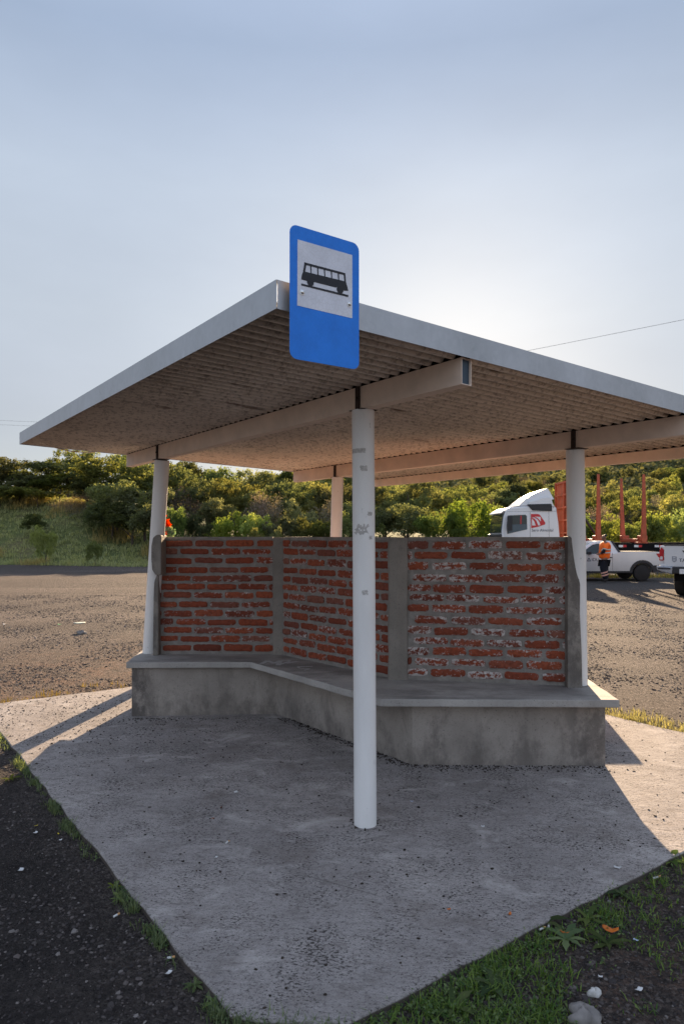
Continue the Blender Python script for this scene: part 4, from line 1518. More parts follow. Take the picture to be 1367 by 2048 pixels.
def scrap(px, py, kind, size, label, z=None):
    z0 = 0.0 if z is None else z
    p = G(px, py, z0)
    if z is None and not on_slab(p.x, p.y):
        z0 = GZ + .008; p = G(px, py, z0)
    m = MB()
    a = random.uniform(0, 6.28)
    d = Vector((math.cos(a), math.sin(a), 0)); s = Vector((-d.y, d.x, 0))
    if kind == 'butt':
        mats = [M['paper'], M['filter']]
        d = Vector((math.cos(a * .2), math.sin(a * .2), 0.08)).normalized()
        q = Vector((p.x, p.y, z0 + .005))
        m.tube([q - d * size, q + d * size * .25], .0042, 10, 0)
        m.tube([q + d * size * .25, q + d * size * 1.0], .00425, 10, 1)
        o = m.build('cigarette_end', mats, None, smooth=True)
        return tag(o, label, 'cigarette end', 'cigarette ends and scraps of litter')
    mat, nm, cat = {'paper': ('paper', 'paper_scrap', 'paper'), 'petal': ('orange', 'orange_petal', 'petal'), 'yellow': ('yellow', 'yellow_petal', 'petal'), 'leaf': ('brownleaf', 'dead_leaf', 'leaf'),
                    'plate': ('plate', 'plastic_plate', 'plate'), 'green': ('greenbit', 'plastic_scrap', 'plastic'), 'blue': ('bluebit', 'plastic_scrap', 'plastic')}[kind]
    nxx, nyy = 5, 4
    el = 2.2 if kind in ('petal', 'leaf', 'yellow') else 1.4
    ph = random.uniform(0, 6)
    for j in range(nyy + 1):
        for i in range(nxx + 1):
            u_, v_ = 2 * i / nxx - 1, 2 * j / nyy - 1
            sh = math.sqrt(max(0.05, 1 - .85 * u_ * u_)) if el > 2 or kind == 'plate' else 1 + .12 * math.sin(7 * u_ + ph)
            lift = (size * .12 if kind == 'plate' else size) * (.35 * u_ * u_ + .25 * abs(math.sin(2.1 * u_ + ph)) * (v_ + 1) * .5 + random.uniform(0, .12))
            q = Vector((p.x, p.y, z0 + .002)) + d * u_ * size + s * v_ * sh * size / el + Vector((0, 0, lift))
            m.v.append(tuple(q))
    for j in range(nyy):
        for i in range(nxx):
            m.f.append((j * 6 + i, j * 6 + i + 1, (j + 1) * 6 + i + 1, (j + 1) * 6 + i)); m.m.append(0)
    o = m.build(nm, M[mat], None, smooth=True)
    sd = o.modifiers.new('thick', 'SOLIDIFY'); sd.thickness = .0008
    return tag(o, label, cat, 'cigarette ends and scraps of litter')


for q in ((472, 1586, 'paper', .014, 'curled white paper strip on the slab left of the front post'), (455, 1686, 'butt', .012, 'white cigarette end on the slab below the curled paper'),
          (432, 1716, 'paper', .008, 'tiny white scrap below the cigarette end on the slab'), (425, 1638, 'petal', .009, 'small red orange petal on the slab left of the front post'),
          (442, 1617, 'leaf', .014, 'dark brown leaf on the slab above the red orange petal'), (823, 1604, 'blue', .009, 'pale blue plastic bit on the slab right of the front post'),
          (965, 1654, 'paper', .009, 'round white scrap on the slab far right of the front post'), (1234, 1737, 'paper', .016, 'white paper flake on the slab near the sunlit corner'),
          (1019, 1830, 'petal', .012, 'orange petal on the slab close to its right edge'), (897, 1820, 'petal', .008, 'faint orange petal lying left of the other one on slab'),
          (1097, 1852, 'butt', .018, 'upright white cigarette end in grass at the slab edge'), (1084, 1860, 'butt', .016, 'cigarette end lying left of the upright one in grass'),
          (1129, 1867, 'petal', .018, 'rounded orange petal in grass beside the cigarette ends'), (1220, 1863, 'petal', .030, 'large torn orange peel on a weed in the dirt'),
          (1313, 1757, 'butt', .022, 'tan and white cigarette end on the dirt at far right'), (1277, 1982, 'paper', .012, 'white scrap on the dark dirt at lower right'),
          (1271, 1882, 'blue', .009, 'light blue plastic bit on the dirt right of the peel'), (1200, 1955, 'paper', .007, 'small white scrap above the crumpled paper at lower right'),
          (42, 1742, 'paper', .013, 'white paper flag on dark gravel at the far left'), (72, 1653, 'yellow', .010, 'bright yellow petal on the dark gravel at left'),
          (117, 1669, 'yellow', .008, 'fainter yellow petal right of the bright one on gravel'), (71, 1667, 'paper', .010, 'grey white scrap right under the bright yellow petal'),
          (121, 1681, 'paper', .007, 'tiny scrap under the fainter yellow petal on gravel'), (233, 1833, 'butt', .014, 'cigarette end on dark gravel beside the upper weeds'),
          (342, 1918, 'butt', .014, 'cigarette end on dark gravel near the slab nose'), (337, 1948, 'paper', .011, 'crumpled white scrap below the cigarette end near slab nose'),
          (159, 1246, 'plate', .10, 'pale plastic plate lying on the open lot at left'), (119, 1250, 'green', .03, 'green plastic scrap left of the pale plate on the lot'),
          (10, 1250, 'paper', .03, 'white speck of paper on the lot at the left edge')):
    scrap(*q)


def rock(px, py, size, label, mat='stone', flat_=.55):
    p = G(px, py, GZ)
    m = MB()
    n1, n2 = 22, 14
    ph = [random.uniform(0, 6) for _ in range(4)]
    for j in range(n2 + 1):
        th = math.pi * j / n2
        for i in range(n1):
            a = 2 * math.pi * i / n1
            r = size * (1 + .18 * math.sin(2 * a + ph[0]) + .14 * math.sin(3 * a + 2 * th + ph[1]) + .10 * math.sin(5 * a + ph[2] + 3 * th) + .05 * math.sin(9 * a + 7 * th + ph[3]))
            m.v.append((p.x + r * math.sin(th) * math.cos(a), p.y + r * math.sin(th) * math.sin(a) * .8, GZ + size * .2 + r * flat_ * math.cos(th)))
    for j in range(n2):
        for i in range(n1):
            i2 = (i + 1) % n1
            m.f.append((j * n1 + i, (j + 1) * n1 + i, (j + 1) * n1 + i2, j * n1 + i2)); m.m.append(0)
    o = m.build('rock', M[mat], None, smooth=True)
    return tag(o, label, 'rock', 'loose rocks')


rock(1165, 2040, .055, 'grey rock half sunk in the dirt at the bottom edge')
rock(163, 1268, .07, 'pale brown stone on the lot under the plastic plate')
M['chalkstone'] = m_plain('chalky_lump', (0.5, 0.49, 0.47), 0.9, 0, .2, 60)
rock(1188, 1990, .024, 'white chalky lump on the dirt above the grey rock', 'chalkstone', .7)

# ------------------------------------------------------------------ flowers on a post behind the wall
fz = 7.5
fp = D(334, 1072, fz)
fl = empty('flower_bunch', (fp.x, fp.y, GZ), 0, 'bunch of red artificial flowers and pale green leaves over the wall beside left post', 'flowers')
m_ = MB()
m_.box((fp.x - .075, fz, (GZ + 1.5) / 2), (.16, .14, 1.5 - GZ - .002), .1)
m_.build('wooden_post', M['wood'], fl, bevel=.01)
M['redpetal'] = m_leaf('red_petal', (0.45, 0.008, 0.02), (0.62, 0.02, 0.04), .35, 1.2)
M['paleleaf'] = m_leaf('pale_green_plastic_leaf', (0.22, 0.48, 0.26), (0.6, 0.72, 0.55), .4, 1.2)
for (nm, mt, pts) in (('petals', 'redpetal', [(331, 1046, .035, 120), (327.5, 1064, .03, 90), (334, 1051, .025, 60)]), ('leaves', 'paleleaf', [(340, 1064, .045, 150), (334, 1057, .03, 80), (344, 1066, .03, 90), (330, 1058, .02, 40)])):
    C, Nn, Sz = [], [], []
    for (px, py, rr_, k) in pts:
        c = np.array(D(px, py, fz))
        C.append(c + RNG.normal(size=(k, 3)) * rr_ * .55); Nn.append(RNG.normal(size=(k, 3))); Sz.append(RNG.uniform(.012, .024, k))
    me = leaf_mesh(nm, np.concatenate(C) - np.array(ORIG[fl.name]), np.concatenate(Nn), np.concatenate(Sz), M[mt])
    o = bpy.data.objects.new(nm, me); col.objects.link(o); o.parent = fl

# ------------------------------------------------------------------ pole and wires
pz = 52.0
pt_ = D(283, 846, pz)
pole = empty('utility_pole', (pt_.x, pz, float(terrain(pt_.x, pz))), 0, 'wooden utility pole standing among the bank trees behind the roof edge', 'utility pole')
m_ = MB()
m_.tube([(pt_.x, pz, float(terrain(pt_.x, pz)) - .3), (pt_.x, pz, pt_.z + .3)], [.17, .11], 12)
m_.build('mast', M['wood'], pole, smooth=True)
m_ = MB()
m_.box((pt_.x, pz - .13, pt_.z - .1), (1.8, .1, .12), .2)
m_.build('crossarm', M['wood'], pole)
M['wire'] = m_plain('dark_wire', (0.10, 0.10, 0.105), 0.5, .3)


def wire(a, b, sag, label):
    m = MB()
    m.tube([Vector(a).lerp(Vector(b), t) - Vector((0, 0, sag * 4 * t * (1 - t))) for t in np.linspace(0, 1, 25)], .0075, 6)
    o = m.build('power_line', M['wire'], None, smooth=True)
    return tag(o, label, 'power line', 'power lines')


wire(pt_, D(1560, 600, 25.0), .12, 'thin power line crossing the sky above the right roof edge')
wire(pt_ + Vector((-.6, -.1, -.05)), D(-420, 800, 58.0), .5, 'upper of two thin power lines in the sky at left')
wire(pt_ + Vector((.6, -.1, -.35)), D(-420, 812, 58.0), .5, 'lower of two thin power lines in the sky at left')
# ------------------------------------------------------------------ vehicles
M['cabwhite'] = m_carpaint('truck_white_paint', (0.66, 0.67, 0.69), .25)
M['carwhite'] = m_carpaint('pickup_white_paint', (0.62, 0.62, 0.63), .35)
M['glass'] = m_glass()
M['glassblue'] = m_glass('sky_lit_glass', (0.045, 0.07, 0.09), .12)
M['plastic'] = m_plain('black_plastic', (0.022, 0.022, 0.026), .5, 0, .2, 8)
M['rubber'] = m_plain('tyre_rubber', (0.022, 0.02, 0.02), .85, 0, .3, 10)
M['steelrim'] = m_plain('dark_steel_rim', (0.17, 0.155, 0.14), .5, .5, .3, 10)
M['redpaint'] = m_plain('red_vinyl', (0.52, 0.025, 0.03), .45, 0, .08, 6)
M['orangesteel'] = m_plain('orange_trailer_paint', (0.42, 0.095, 0.045), .55, 0, .25, 3)
M['chassis'] = m_plain('black_chassis', (0.010, 0.010, 0.011), .9, 0, .3, 4, spec=.1)
M['taillight'] = m_plain('red_tail_light', (0.42, 0.008, 0.015), .2, 0, .25, 9)
M['tailwhite'] = m_plain('clear_lamp', (0.55, 0.5, 0.5), .2, 0, .15, 9)
M['seam'] = m_plain('dark_seam', (0.10, 0.10, 0.105), .7)
M['ink'] = m_plain('dark_blue_lettering', (0.03, 0.04, 0.075), .6)
M['chromebar'] = m_plain('grey_bumper_metal', (0.34, 0.36, 0.40), .3, .7, .1, 6)


def text(body, size, loc, rot, mat, parent, name='lettering', ex=.002):
    c = bpy.data.curves.new(name, 'FONT')
    c.body = body
    c.size = size
    c.extrude = ex
    c.materials.append(mat)
    t_ = bpy.data.objects.new(name, c)
    col.objects.link(t_)
    bpy.context.view_layer.update()
    me = bpy.data.meshes.new_from_object(t_.evaluated_get(bpy.context.evaluated_depsgraph_get()))
    bpy.data.objects.remove(t_)
    o = bpy.data.objects.new(name, me)
    col.objects.link(o)
    o.location = loc
    o.rotation_euler = rot
    o.parent = parent
    return o


def wheel(parent, c, r, w, axis=(0, 1, 0)):
    """tyre + rim; axis points outwards"""
    ax = Vector(axis).normalized()
    c = Vector(c)
    m = MB()
    prof = [(-.5, .62), (-.5, .86), (-.42, .97), (-.25, 1.0), (.25, 1.0), (.42, .97), (.5, .86), (.5, .62)]
    m.tube([c + ax * w * a for a, _ in prof], [r * k for _, k in prof], 28, caps=False)
    t = m.build('wheel', M['rubber'], parent, local=True, smooth=True)
    m = MB()
    prof = [(-.3, .63), (.42, .63), (.40, .58), (.28, .54), (.30, .36), (.34, .30), (.34, .14), (.40, .12), (.40, .02)]
    m.tube([c + ax * w * a for a, _ in prof], [r * k for _, k in prof], 24)
    m.build('rim', M['steelrim'], t, local=True, smooth=True)
    return t


# ---- truck tractor, its near side in the plane y = TY
TY = 28.0
tx = lambda px, Z=TY: (px - CX) * Z / F_PX
tz = lambda py, Z=TY: CAM_H - (py - HY) * Z / F_PX
T0 = Vector((tx(1005), TY, 0))


def side(pts, Z=TY, root=None):
    return [(tx(x, Z) - root.x, tz(y, Z) - root.z) for x, y in pts]


truck = empty('truck', T0, 0, 'white truck cab with a red emblem and roof wind deflector above the brick wall', 'truck')
GT = float(terrain(T0.x, 28.5))
cabo = [(1119.8, 1080), (1120.5, 1112), (1003, 1112), (1001.5, 1085), (1003.2, 1062), (1006.5, 1034), (1010, 1022), (1017, 1015.2), (1042, 1012.6), (1062, 1012.2), (1112, 1013.8), (1116.5, 1045)]
m_ = MB()
m_.prism_y(side(cabo, root=T0), 0.0, 2.3)
cab = m_.build('cab', M['cabwhite'], truck, local=True, bevel=.06, seg=3)


def plate_on(name, pts, y0, y1, mat, parent, bev=0, Z=TY, root=T0):
    m = MB()
    m.prism_y(side(pts, Z, root), y0, y1)
    return m.build(name, mat, parent, local=True, bevel=bev)


door = plate_on('door', [(1013, 1024.5), (1058.5, 1024.2), (1058.8, 1108), (1008, 1108), (1008.5, 1070), (1010.5, 1040)], -.012, .03, M['cabwhite'], truck, .008)
plate_on('window', [(1014.5, 1031), (1050, 1029.5), (1052.5, 1032), (1053.3, 1058.8), (1022, 1066), (1013.5, 1068), (1012.5, 1052)], -.018, .0, M['glass'], door)
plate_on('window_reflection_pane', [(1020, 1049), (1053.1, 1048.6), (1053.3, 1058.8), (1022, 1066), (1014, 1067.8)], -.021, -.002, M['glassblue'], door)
plate_on('seat_belt', [(1040, 1031.5), (1042.3, 1031.5), (1041.5, 1048), (1039.3, 1048)], -.0205, -.01, M['redpaint'], door)
plate_on('door_seam', [(1058.9, 1024), (1059.6, 1024), (1059.9, 1110), (1059.2, 1110)], -.002, .03, M['seam'], truck)
plate_on('door_seam', [(1096.3, 1022), (1096.9, 1022), (1098.3, 1110), (1097.7, 1110)], -.002, .03, M['seam'], truck)
plate_on('door_seam', [(1012, 1023.6), (1058, 1023.4), (1112, 1022.6), (1112, 1022.1), (1058, 1022.9), (1012, 1023.1)], -.0025, .03, M['seam'], truck)
# windscreen wraps the cab front
m_ = MB()
wl = side([(1002.7, 1066), (1007.3, 1027)], root=T0)
m_.hull8([(wl[0][0] - .035, .10, wl[0][1]), (wl[0][0] - .035, 2.2, wl[0][1]), (wl[1][0] - .035, 2.2, wl[1][1]), (wl[1][0] - .035, .10, wl[1][1])],
         [(wl[0][0] + .05, .06, wl[0][1]), (wl[0][0] + .05, 2.24, wl[0][1]), (wl[1][0] + .05, 2.24, wl[1][1]), (wl[1][0] + .05, .06, wl[1][1])])
m_.build('windscreen', M['glass'], truck, local=True, bevel=.03)
m_ = MB()
m_.box((wl[0][0] - .02, 1.15, wl[0][1] - .22), (.16, 2.26, .36))
m_.build('front_panel', M['plastic'], truck, local=True, bevel=.05)
m_ = MB()
m_.box((wl[1][0] - .03, 1.15, wl[1][1] + .075), (.22, 2.2, .05), rot=Matrix.Rotation(rad(-40), 3, 'Y'))
m_.build('sun_visor', M['cabwhite'], truck, local=True, bevel=.02)
m_ = MB()
m_.box((tx(1016) - T0.x, -.22, tz(1047) - T0.z), (.16, .20, .58))
m_.tube([(tx(1017) - T0.x, .02, tz(1034) - T0.z), (tx(1017) - T0.x, -.2, tz(1036) - T0.z)], .03, 8)
m_.build('mirror', M['plastic'], truck, local=True, bevel=.03)
# wind deflector: curved shell with side fairings
dfl = [(1038.5, 1011.5), (1046, 1003), (1054.5, 995.6), (1064, 989.3), (1075.5, 983.6), (1087, 979), (1097, 975.8), (1101, 982), (1105.5, 991), (1109.6, 998.3), (1104.5, 998.9), (1105.5, 1004), (1108, 1011), (1111, 1012.5), (1060, 1011.5)]
m_ = MB()
dp = side(dfl, root=T0)
d0, d1 = min(p[1] for p in dp), max(p[1] for p in dp)
dt = lambda z: (z - d0) / (d1 - d0)
m_.hull8([(x, .08 + .10 * dt(z), z) for x, z in dp], [(x, 2.2 - 1.05 * dt(z), z) for x, z in dp])
defl = m_.build('wind_deflector', M['cabwhite'], truck, local=True, bevel=.05)
plate_on('side_fairing', [(1056, 1010.5), (1058, 1003.5), (1074, 999.5), (1085, 995), (1097, 994), (1101.5, 999), (1107, 1012), (1110, 1013.5), (1060, 1013)], -.02, .1, M['cabwhite'], defl, .02)
plate_on('side_vent', [(1054, 1008.6), (1101, 1007.5), (1102.5, 1012), (1102.6, 1022.2), (1063.5, 1020.8), (1060, 1017)], -.05, .06, M['plastic'], truck, .012)
# red emblem
c1 = lambda x, y: (970 + x / 7.594, 960 + y / 7.594)
em = plate_on('emblem', [c1(*q) for q in ((690, 517), (805, 517), (832, 535), (910, 650), (903, 676), (795, 712), (695, 732))], -.006, .01, M['redpaint'], truck)
M['vinylwhite'] = m_plain('white_vinyl', (0.68, 0.68, 0.69), .5)
for pl in (((707, 588), (728, 612), (748, 645), (762, 692), (707, 690)), ((712, 578), (740, 585), (775, 622), (800, 690), (832, 690), (822, 645), (790, 600), (745, 570), (715, 566)), ((745, 557), (835, 560), (842, 630), (815, 600), (785, 573))):
    plate_on('emblem_stripe', [c1(*q) for q in pl], -.009, -.002, M['vinylwhite'], em)
text('Saro Almodal', .16, (tx(1062.2) - T0.x, -.006, tz(1063) - T0.z), (math.pi / 2, 0, 0), M['ink'], truck)
# chassis and wheels
m_ = MB()
m_.box((2.6, .75, .75), (5.4, .25, .28)); m_.box((2.6, 1.55, .75), (5.4, .25, .28)); m_.box((1.2, 1.15, .55), (2.2, 2.0, .3))
m_.build('chassis', M['chassis'], truck, local=True, bevel=.02)
m_ = MB()
m_.box((.15, 1.15, .48), (.5, 2.3, .5))
m_.build('bumper', M['cabwhite'], truck, local=True, bevel=.05)
for wx in (.75, 4.0):
    wheel(truck, (wx, .18, .50 + GT), .50, .32, (0, -1, 0)); wheel(truck, (wx, 2.1, .50 + GT), .50, .32, (0, 1, 0))
m_ = MB()
m_.tube([(1.6, -.0, .55), (2.9, -.0, .55)], .28, 16)
m_.build('fuel_tank', M['chromebar'], truck, local=True, smooth=True)

# ---- log trailer
R0 = Vector((tx(1147), TY, 0))
trailer = empty('log_trailer', R0, 0, 'orange log trailer with upright stakes and red headboard behind the white truck', 'trailer')
m_ = MB()
yb = 2.35
for z in np.linspace(1.15, 3.82, 6):
    m_.box((0, yb / 2, z), (.09, yb, .07))
for y in np.linspace(.03, yb - .03, 3):
    m_.box((-.02, y, 2.49), (.08, .07, 2.75))
m_.box((.05, yb / 2, 2.49), (.02, yb - .02, 2.68))
m_.build('headboard', M['orangesteel'], trailer, local=True)
m_ = MB()
m_.tube([(tx(1168, 28.4) - R0.x, .5, tz(1034, 28.4)), (tx(1195, 28.4) - R0.x, .5, tz(1073, 28.4)), (tx(1200, 28.4) - R0.x, .5, 1.2)], .045, 8)
m_.build('brace', M['plastic'], trailer, local=True, smooth=True)
BZ = 1.30


def bunk(x):
    m = MB()
    m.box((x, 1.15, BZ + .06), (.30, 2.0, .16))
    m.box((x, .26, BZ + .16), (.30, .34, .22)); m.box((x, 2.04, BZ + .16), (.30, .34, .22))
    m.box((x - .02, .30, BZ - .06), (.42, .40, .14))
    o = m.build('bunk', M['orangesteel'], trailer, local=True, bevel=.03)
    for y, lean in ((.13, -.05), (2.2, .05)):
        m = MB()
        t = 4.02 + random.uniform(-.05, .05)
        lo = [(x - .10, y - .08, BZ), (x + .09, y - .08, BZ), (x + .09, y + .08, BZ), (x - .10, y + .08, BZ)]
        md = [(x - .085, y - .06 + lean, 2.2), (x + .065, y - .06 + lean, 2.2), (x + .065, y + .06 + lean, 2.2), (x - .085, y + .06 + lean, 2.2)]
        hi = [(x - .075, y - .04 + lean * 2, t), (x + .005, y - .04 + lean * 2, t), (x + .005, y + .04 + lean * 2, t), (x - .075, y + .04 + lean * 2, t)]
        m.hull8(lo, md); m.hull8([q for q in md], hi)
        m.build('stake', M['orangesteel'], o, local=True)


for px in (1198, 1289):
    bunk(tx(px) - R0.x)
bunk(tx(1432) - R0.x)
m_ = MB()
m_.box((5.0, .62, 1.08), (10.2, .16, .40)); m_.box((5.0, 1.7, 1.08), (10.2, .16, .40))
for x in np.linspace(.2, 10, 8): m_.box((x, 1.16, 1.05), (.12, 1.0, .2))
m_.box((6.2, .10, 1.08), (8.6, .06, .34))
m_.build('frame', M['chassis'], trailer, local=True, bevel=.01)
for px in (1242, 1273, 1314, 1345):
    x = tx(px) - R0.x
    m_ = MB(); m_.box((x, .062, 1.14), (.17, .012, .09)); rf = m_.build('reflector', M['vinylwhite'], trailer, local=True)
    m_ = MB(); m_.box((x + .155, .0625, 1.14), (.14, .012, .09)); m_.build('reflector', M['redpaint'], trailer, local=True)
for wx in (7.0, 8.25, 9.5):
    wheel(trailer, (wx, .2, .48 + GT), .48, .34, (0, -1, 0)); wheel(trailer, (wx, 2.1, .48 + GT), .48, .34, (0, 1, 0))

# ---- small white pickup seen from its side
PY = 24.0
K0 = Vector((tx(1284, PY), PY, 0))
pk = empty('pickup_truck', K0, 0, 'small white pickup in side view behind the worker in orange', 'pickup')


def arch(cx, cy, r, n=12):
    return [(cx + r * math.cos(math.pi * i / n), cy - r * math.sin(math.pi * i / n)) for i in range(n + 1)]


bodyo = [(1319, 1139), (1320.5, 1128), (1320, 1110), (1318.5, 1104.2), (1241, 1104.4), (1225, 1107.5), (1170, 1108.5), (1150, 1108.8), (1120, 1111.5), (1096, 1116.5), (1080, 1124), (1074, 1138), (1076, 1146), (1095, 1147)] \
    + [(x, y) for x, y in reversed(arch(1115, 1147, 20))] + [(1136, 1144), (1262, 1143.5)] + [(x, y) for x, y in reversed(arch(1284, 1146, 21))] + [(1308, 1143)]
WDT = 1.62
m_ = MB()
m_.prism_y(side(bodyo, PY, K0)[::-1], 0.0, WDT)
m_.build('body', M['carwhite'], pk, local=True, bevel=.045, seg=3)
gho = [(1241, 1104.5), (1239, 1109), (1150, 1109.5), (1156, 1106), (1172, 1094), (1185, 1085.8), (1198, 1082.6), (1212, 1081.6), (1224, 1081.8), (1228, 1084)]
gp = side(gho, PY, K0)
zb_, zt_ = min(p[1] for p in gp), max(p[1] for p in gp)
ins = lambda z: .03 + .20 * (z - zb_) / (zt_ - zb_)
m_ = MB()
m_.hull8([(x, ins(z), z) for x, z in gp], [(x, WDT - ins(z), z) for x, z in gp])
ghs = m_.build('cabin', M['carwhite'], pk, local=True, bevel=.03, seg=2)


def gh_panel(name, pts, mat, parent, off=.008):
    m = MB()
    p = side(pts, PY, K0)
    m.hull8([(x, ins(z) - off, z) for x, z in p], [(x, ins(z) + .02, z) for x, z in p])
    return m.build(name, mat, parent, local=True)


gh_panel('window', [(1164, 1109), (1168, 1103.5), (1178, 1095.5), (1188, 1089.3), (1197, 1087.3), (1218, 1086.8), (1219.5, 1108.5)], M['glass'], pk)
gh_panel('sail_trim', [(1225, 1082), (1229.5, 1082.8), (1242, 1104.6), (1237, 1105.2)], M['plastic'], pk, .015)
# slanted front screen
m_ = MB()
wa, wb = side([(1157, 1106.5), (1183.5, 1087.2)], PY, K0)
m_.hull8([(wa[0] - .012, .12, wa[1] + .01), (wa[0] - .012, WDT - .12, wa[1] + .01), (wb[0] - .012, WDT - .27, wb[1] + .012), (wb[0] - .012, .27, wb[1] + .012)],
         [(wa[0] + .02, .12, wa[1] - .02), (wa[0] + .02, WDT - .12, wa[1] - .02), (wb[0] + .02, WDT - .27, wb[1] - .02), (wb[0] + .02, .27, wb[1] - .02)])
m_.build('windscreen', M['glassblue'], pk, local=True)
pl_ = lambda name, pts, mat, y0=-.012, y1=.03, bev=0: plate_on(name, pts, y0, y1, mat, pk, bev, PY, K0)
pl_('bed_liner', [(1246, 1103.6), (1316, 1103.4), (1316, 1106), (1246, 1106)], M['plastic'], .10, WDT - .1)
pl_('sill', [(1137, 1142.5), (1262, 1142), (1262, 1146), (1137, 1146.5)], M['plastic'], -.008, .06, .006)
for cxp, rr_ in ((1284, 21), (1115, 20)):
    outer = arch(cxp, 1146, rr_ + 5.0, 14); inner = arch(cxp, 1146, rr_ - .5, 14)
    m_ = MB()
    po, pi_ = side(outer, PY, K0), side(inner, PY, K0)
    for i in range(14):
        m_.hull8([(po[i][0], -.02, po[i][1]), (po[i + 1][0], -.02, po[i + 1][1]), (pi_[i + 1][0], -.02, pi_[i + 1][1]), (pi_[i][0], -.02, pi_[i][1])],
                 [(po[i][0], .05, po[i][1]), (po[i + 1][0], .05, po[i + 1][1]), (pi_[i + 1][0], .05, pi_[i + 1][1]), (pi_[i][0], .05, pi_[i][1])])
    m_.build('wheel_arch', M['plastic'], pk, local=True)
pl_('rear_bumper', [(1306, 1131), (1320.8, 1129.5), (1320.5, 1143), (1309, 1143.5)], M['plastic'], -.014, WDT + .01, .01)
pl_('tail_light', [(1311, 1107.6), (1320.6, 1106.6), (1320.9, 1115), (1316, 1114.5)], M['taillight'], -.01, .12, .004)
pl_('door_seam', [(1223.6, 1106), (1224.2, 1106), (1224.6, 1141), (1224, 1141)], M['seam'], -.002, .02)
pl_('door_handle', [(1216, 1114), (1223, 1114), (1223, 1115.8), (1216, 1115.8)], M['plastic'], -.03, .01, .004)
pl_('mirror', [(1172.5, 1103), (1179, 1102.5), (1179.5, 1108.8), (1173, 1109.5)], M['plastic'], -.16, .02, .02)
pl_('front_light', [(1079, 1121), (1090, 1118), (1092, 1123), (1079, 1127)], M['tailwhite'], -.006, .1)
for cxp in (1284, 1115):
    for yy, ax in ((.10, (0, -1, 0)), (WDT - .1, (0, 1, 0))):
        wheel(pk, (tx(cxp, PY) - K0.x, yy, .287 + GZ), .287, .19, ax)
text('IDU', .155, (tx(1182.2, PY) - K0.x, -.004, tz(1122.2, PY)), (math.pi / 2, 0, 0), M['ink'], pk)
m_ = MB()
a_, b_, c_ = side([(1173.5, 1122), (1176.7, 1115.8), (1180, 1122)], PY, K0)
for p, q in ((a_, b_), (b_, c_), (c_, a_)):
    m_.tube([(p[0], -.004, p[1]), (q[0], -.004, q[1])], .011, 6)
m_.build('emblem', M['ink'], pk, local=True)

# ---- second pickup, tail towards us
H0 = D(1318, 1072, 17.6); H0.z = 0
AH = rad(43)
hx = empty('pickup_truck', H0, -AH, 'white pickup seen from behind with lettered tailgate at the right picture edge', 'pickup')
W2 = 1.80
m_ = MB()                                             # bed as open box: floor and walls, then cab
m_.box((W2 / 2, 1.0, .80), (W2, 2.0, .10))
m_.box((.05, 1.0, 1.07), (.10, 2.0, .48)); m_.box((W2 - .05, 1.0, 1.07), (.10, 2.0, .48)); m_.box((W2 / 2, 1.98, 1.07), (W2 - .2, .06, .48))
m_.box((W2 / 2, 3.4, .80), (W2, 2.8, .55))
m_.build('body', M['carwhite'], hx, local=True, bevel=.04)
m_ = MB()
m_.hull8([(.06, 2.06, 1.08), (W2 - .06, 2.06, 1.08), (W2 - .06, 3.9, 1.08), (.06, 3.9, 1.08)], [(.24, 2.2, 1.72), (W2 - .24, 2.2, 1.72), (W2 - .24, 3.3, 1.72), (.24, 3.3, 1.72)])
cb = m_.build('cabin', M['carwhite'], hx, local=True, bevel=.06, seg=3)
m_ = MB(); m_.hull8([(.28, 2.07, 1.2), (W2 - .28, 2.07, 1.2), (W2 - .34, 2.155, 1.6), (.34, 2.155, 1.6)], [(.28, 2.14, 1.2), (W2 - .28, 2.14, 1.2), (W2 - .34, 2.22, 1.6), (.34, 2.22, 1.6)])
m_.build('rear_window', M['glass'], cb, local=True)
tg = MB()
tg.prism_y([(.12, .78), (W2 - .12, .78), (W2 - .12, 1.29), (W2 - .18, 1.325), (.18, 1.325), (.12, 1.30)], -.03, .03)
tg = tg.build('tailgate', M['carwhite'], hx, local=True, bevel=.015)
m_ = MB(); m_.box((W2 / 2, -.005, 1.318), (W2 - .22, .075, .028)); m_.build('tailgate_cap', M['plastic'], tg, local=True, bevel=.008)
m_ = MB(); m_.prism_y([(.54, 1.19), (1.26, 1.19), (1.20, 1.10), (.62, 1.10)], -.036, .0); m_.build('handle_recess', M['plastic'], tg, local=True, bevel=.008)
m_ = MB(); m_.box((W2 / 2, -.034, 1.262), (.62, .012, .03)); m_.build('tailgate_slot', M['plastic'], tg, local=True)
for s_ in (0, 1):
    fx = (lambda a: a) if s_ == 0 else (lambda a: W2 - a)
    m_ = MB(); m_.prism_y([(fx(.0), .93), (fx(.105), .93), (fx(.112), 1.20), (fx(.05), 1.27), (fx(.008), 1.18)][::1 if s_ == 0 else -1], -.035, .16)
    tl = m_.build('tail_light', M['taillight'], hx, local=True, bevel=.012)
    m_ = MB(); m_.prism_y([(fx(.02), .955), (fx(.09), .955), (fx(.085), 1.03), (fx(.035), 1.035)][::1 if s_ == 0 else -1], -.040, .0)
    m_.build('lamp_lens', M['tailwhite'], tl, local=True)
bm = MB()
bm.box((W2 / 2, -.06, .70), (W2 * .62, .16, .17))
bm = bm.build('bumper', M['plastic'], hx, local=True, bevel=.02)
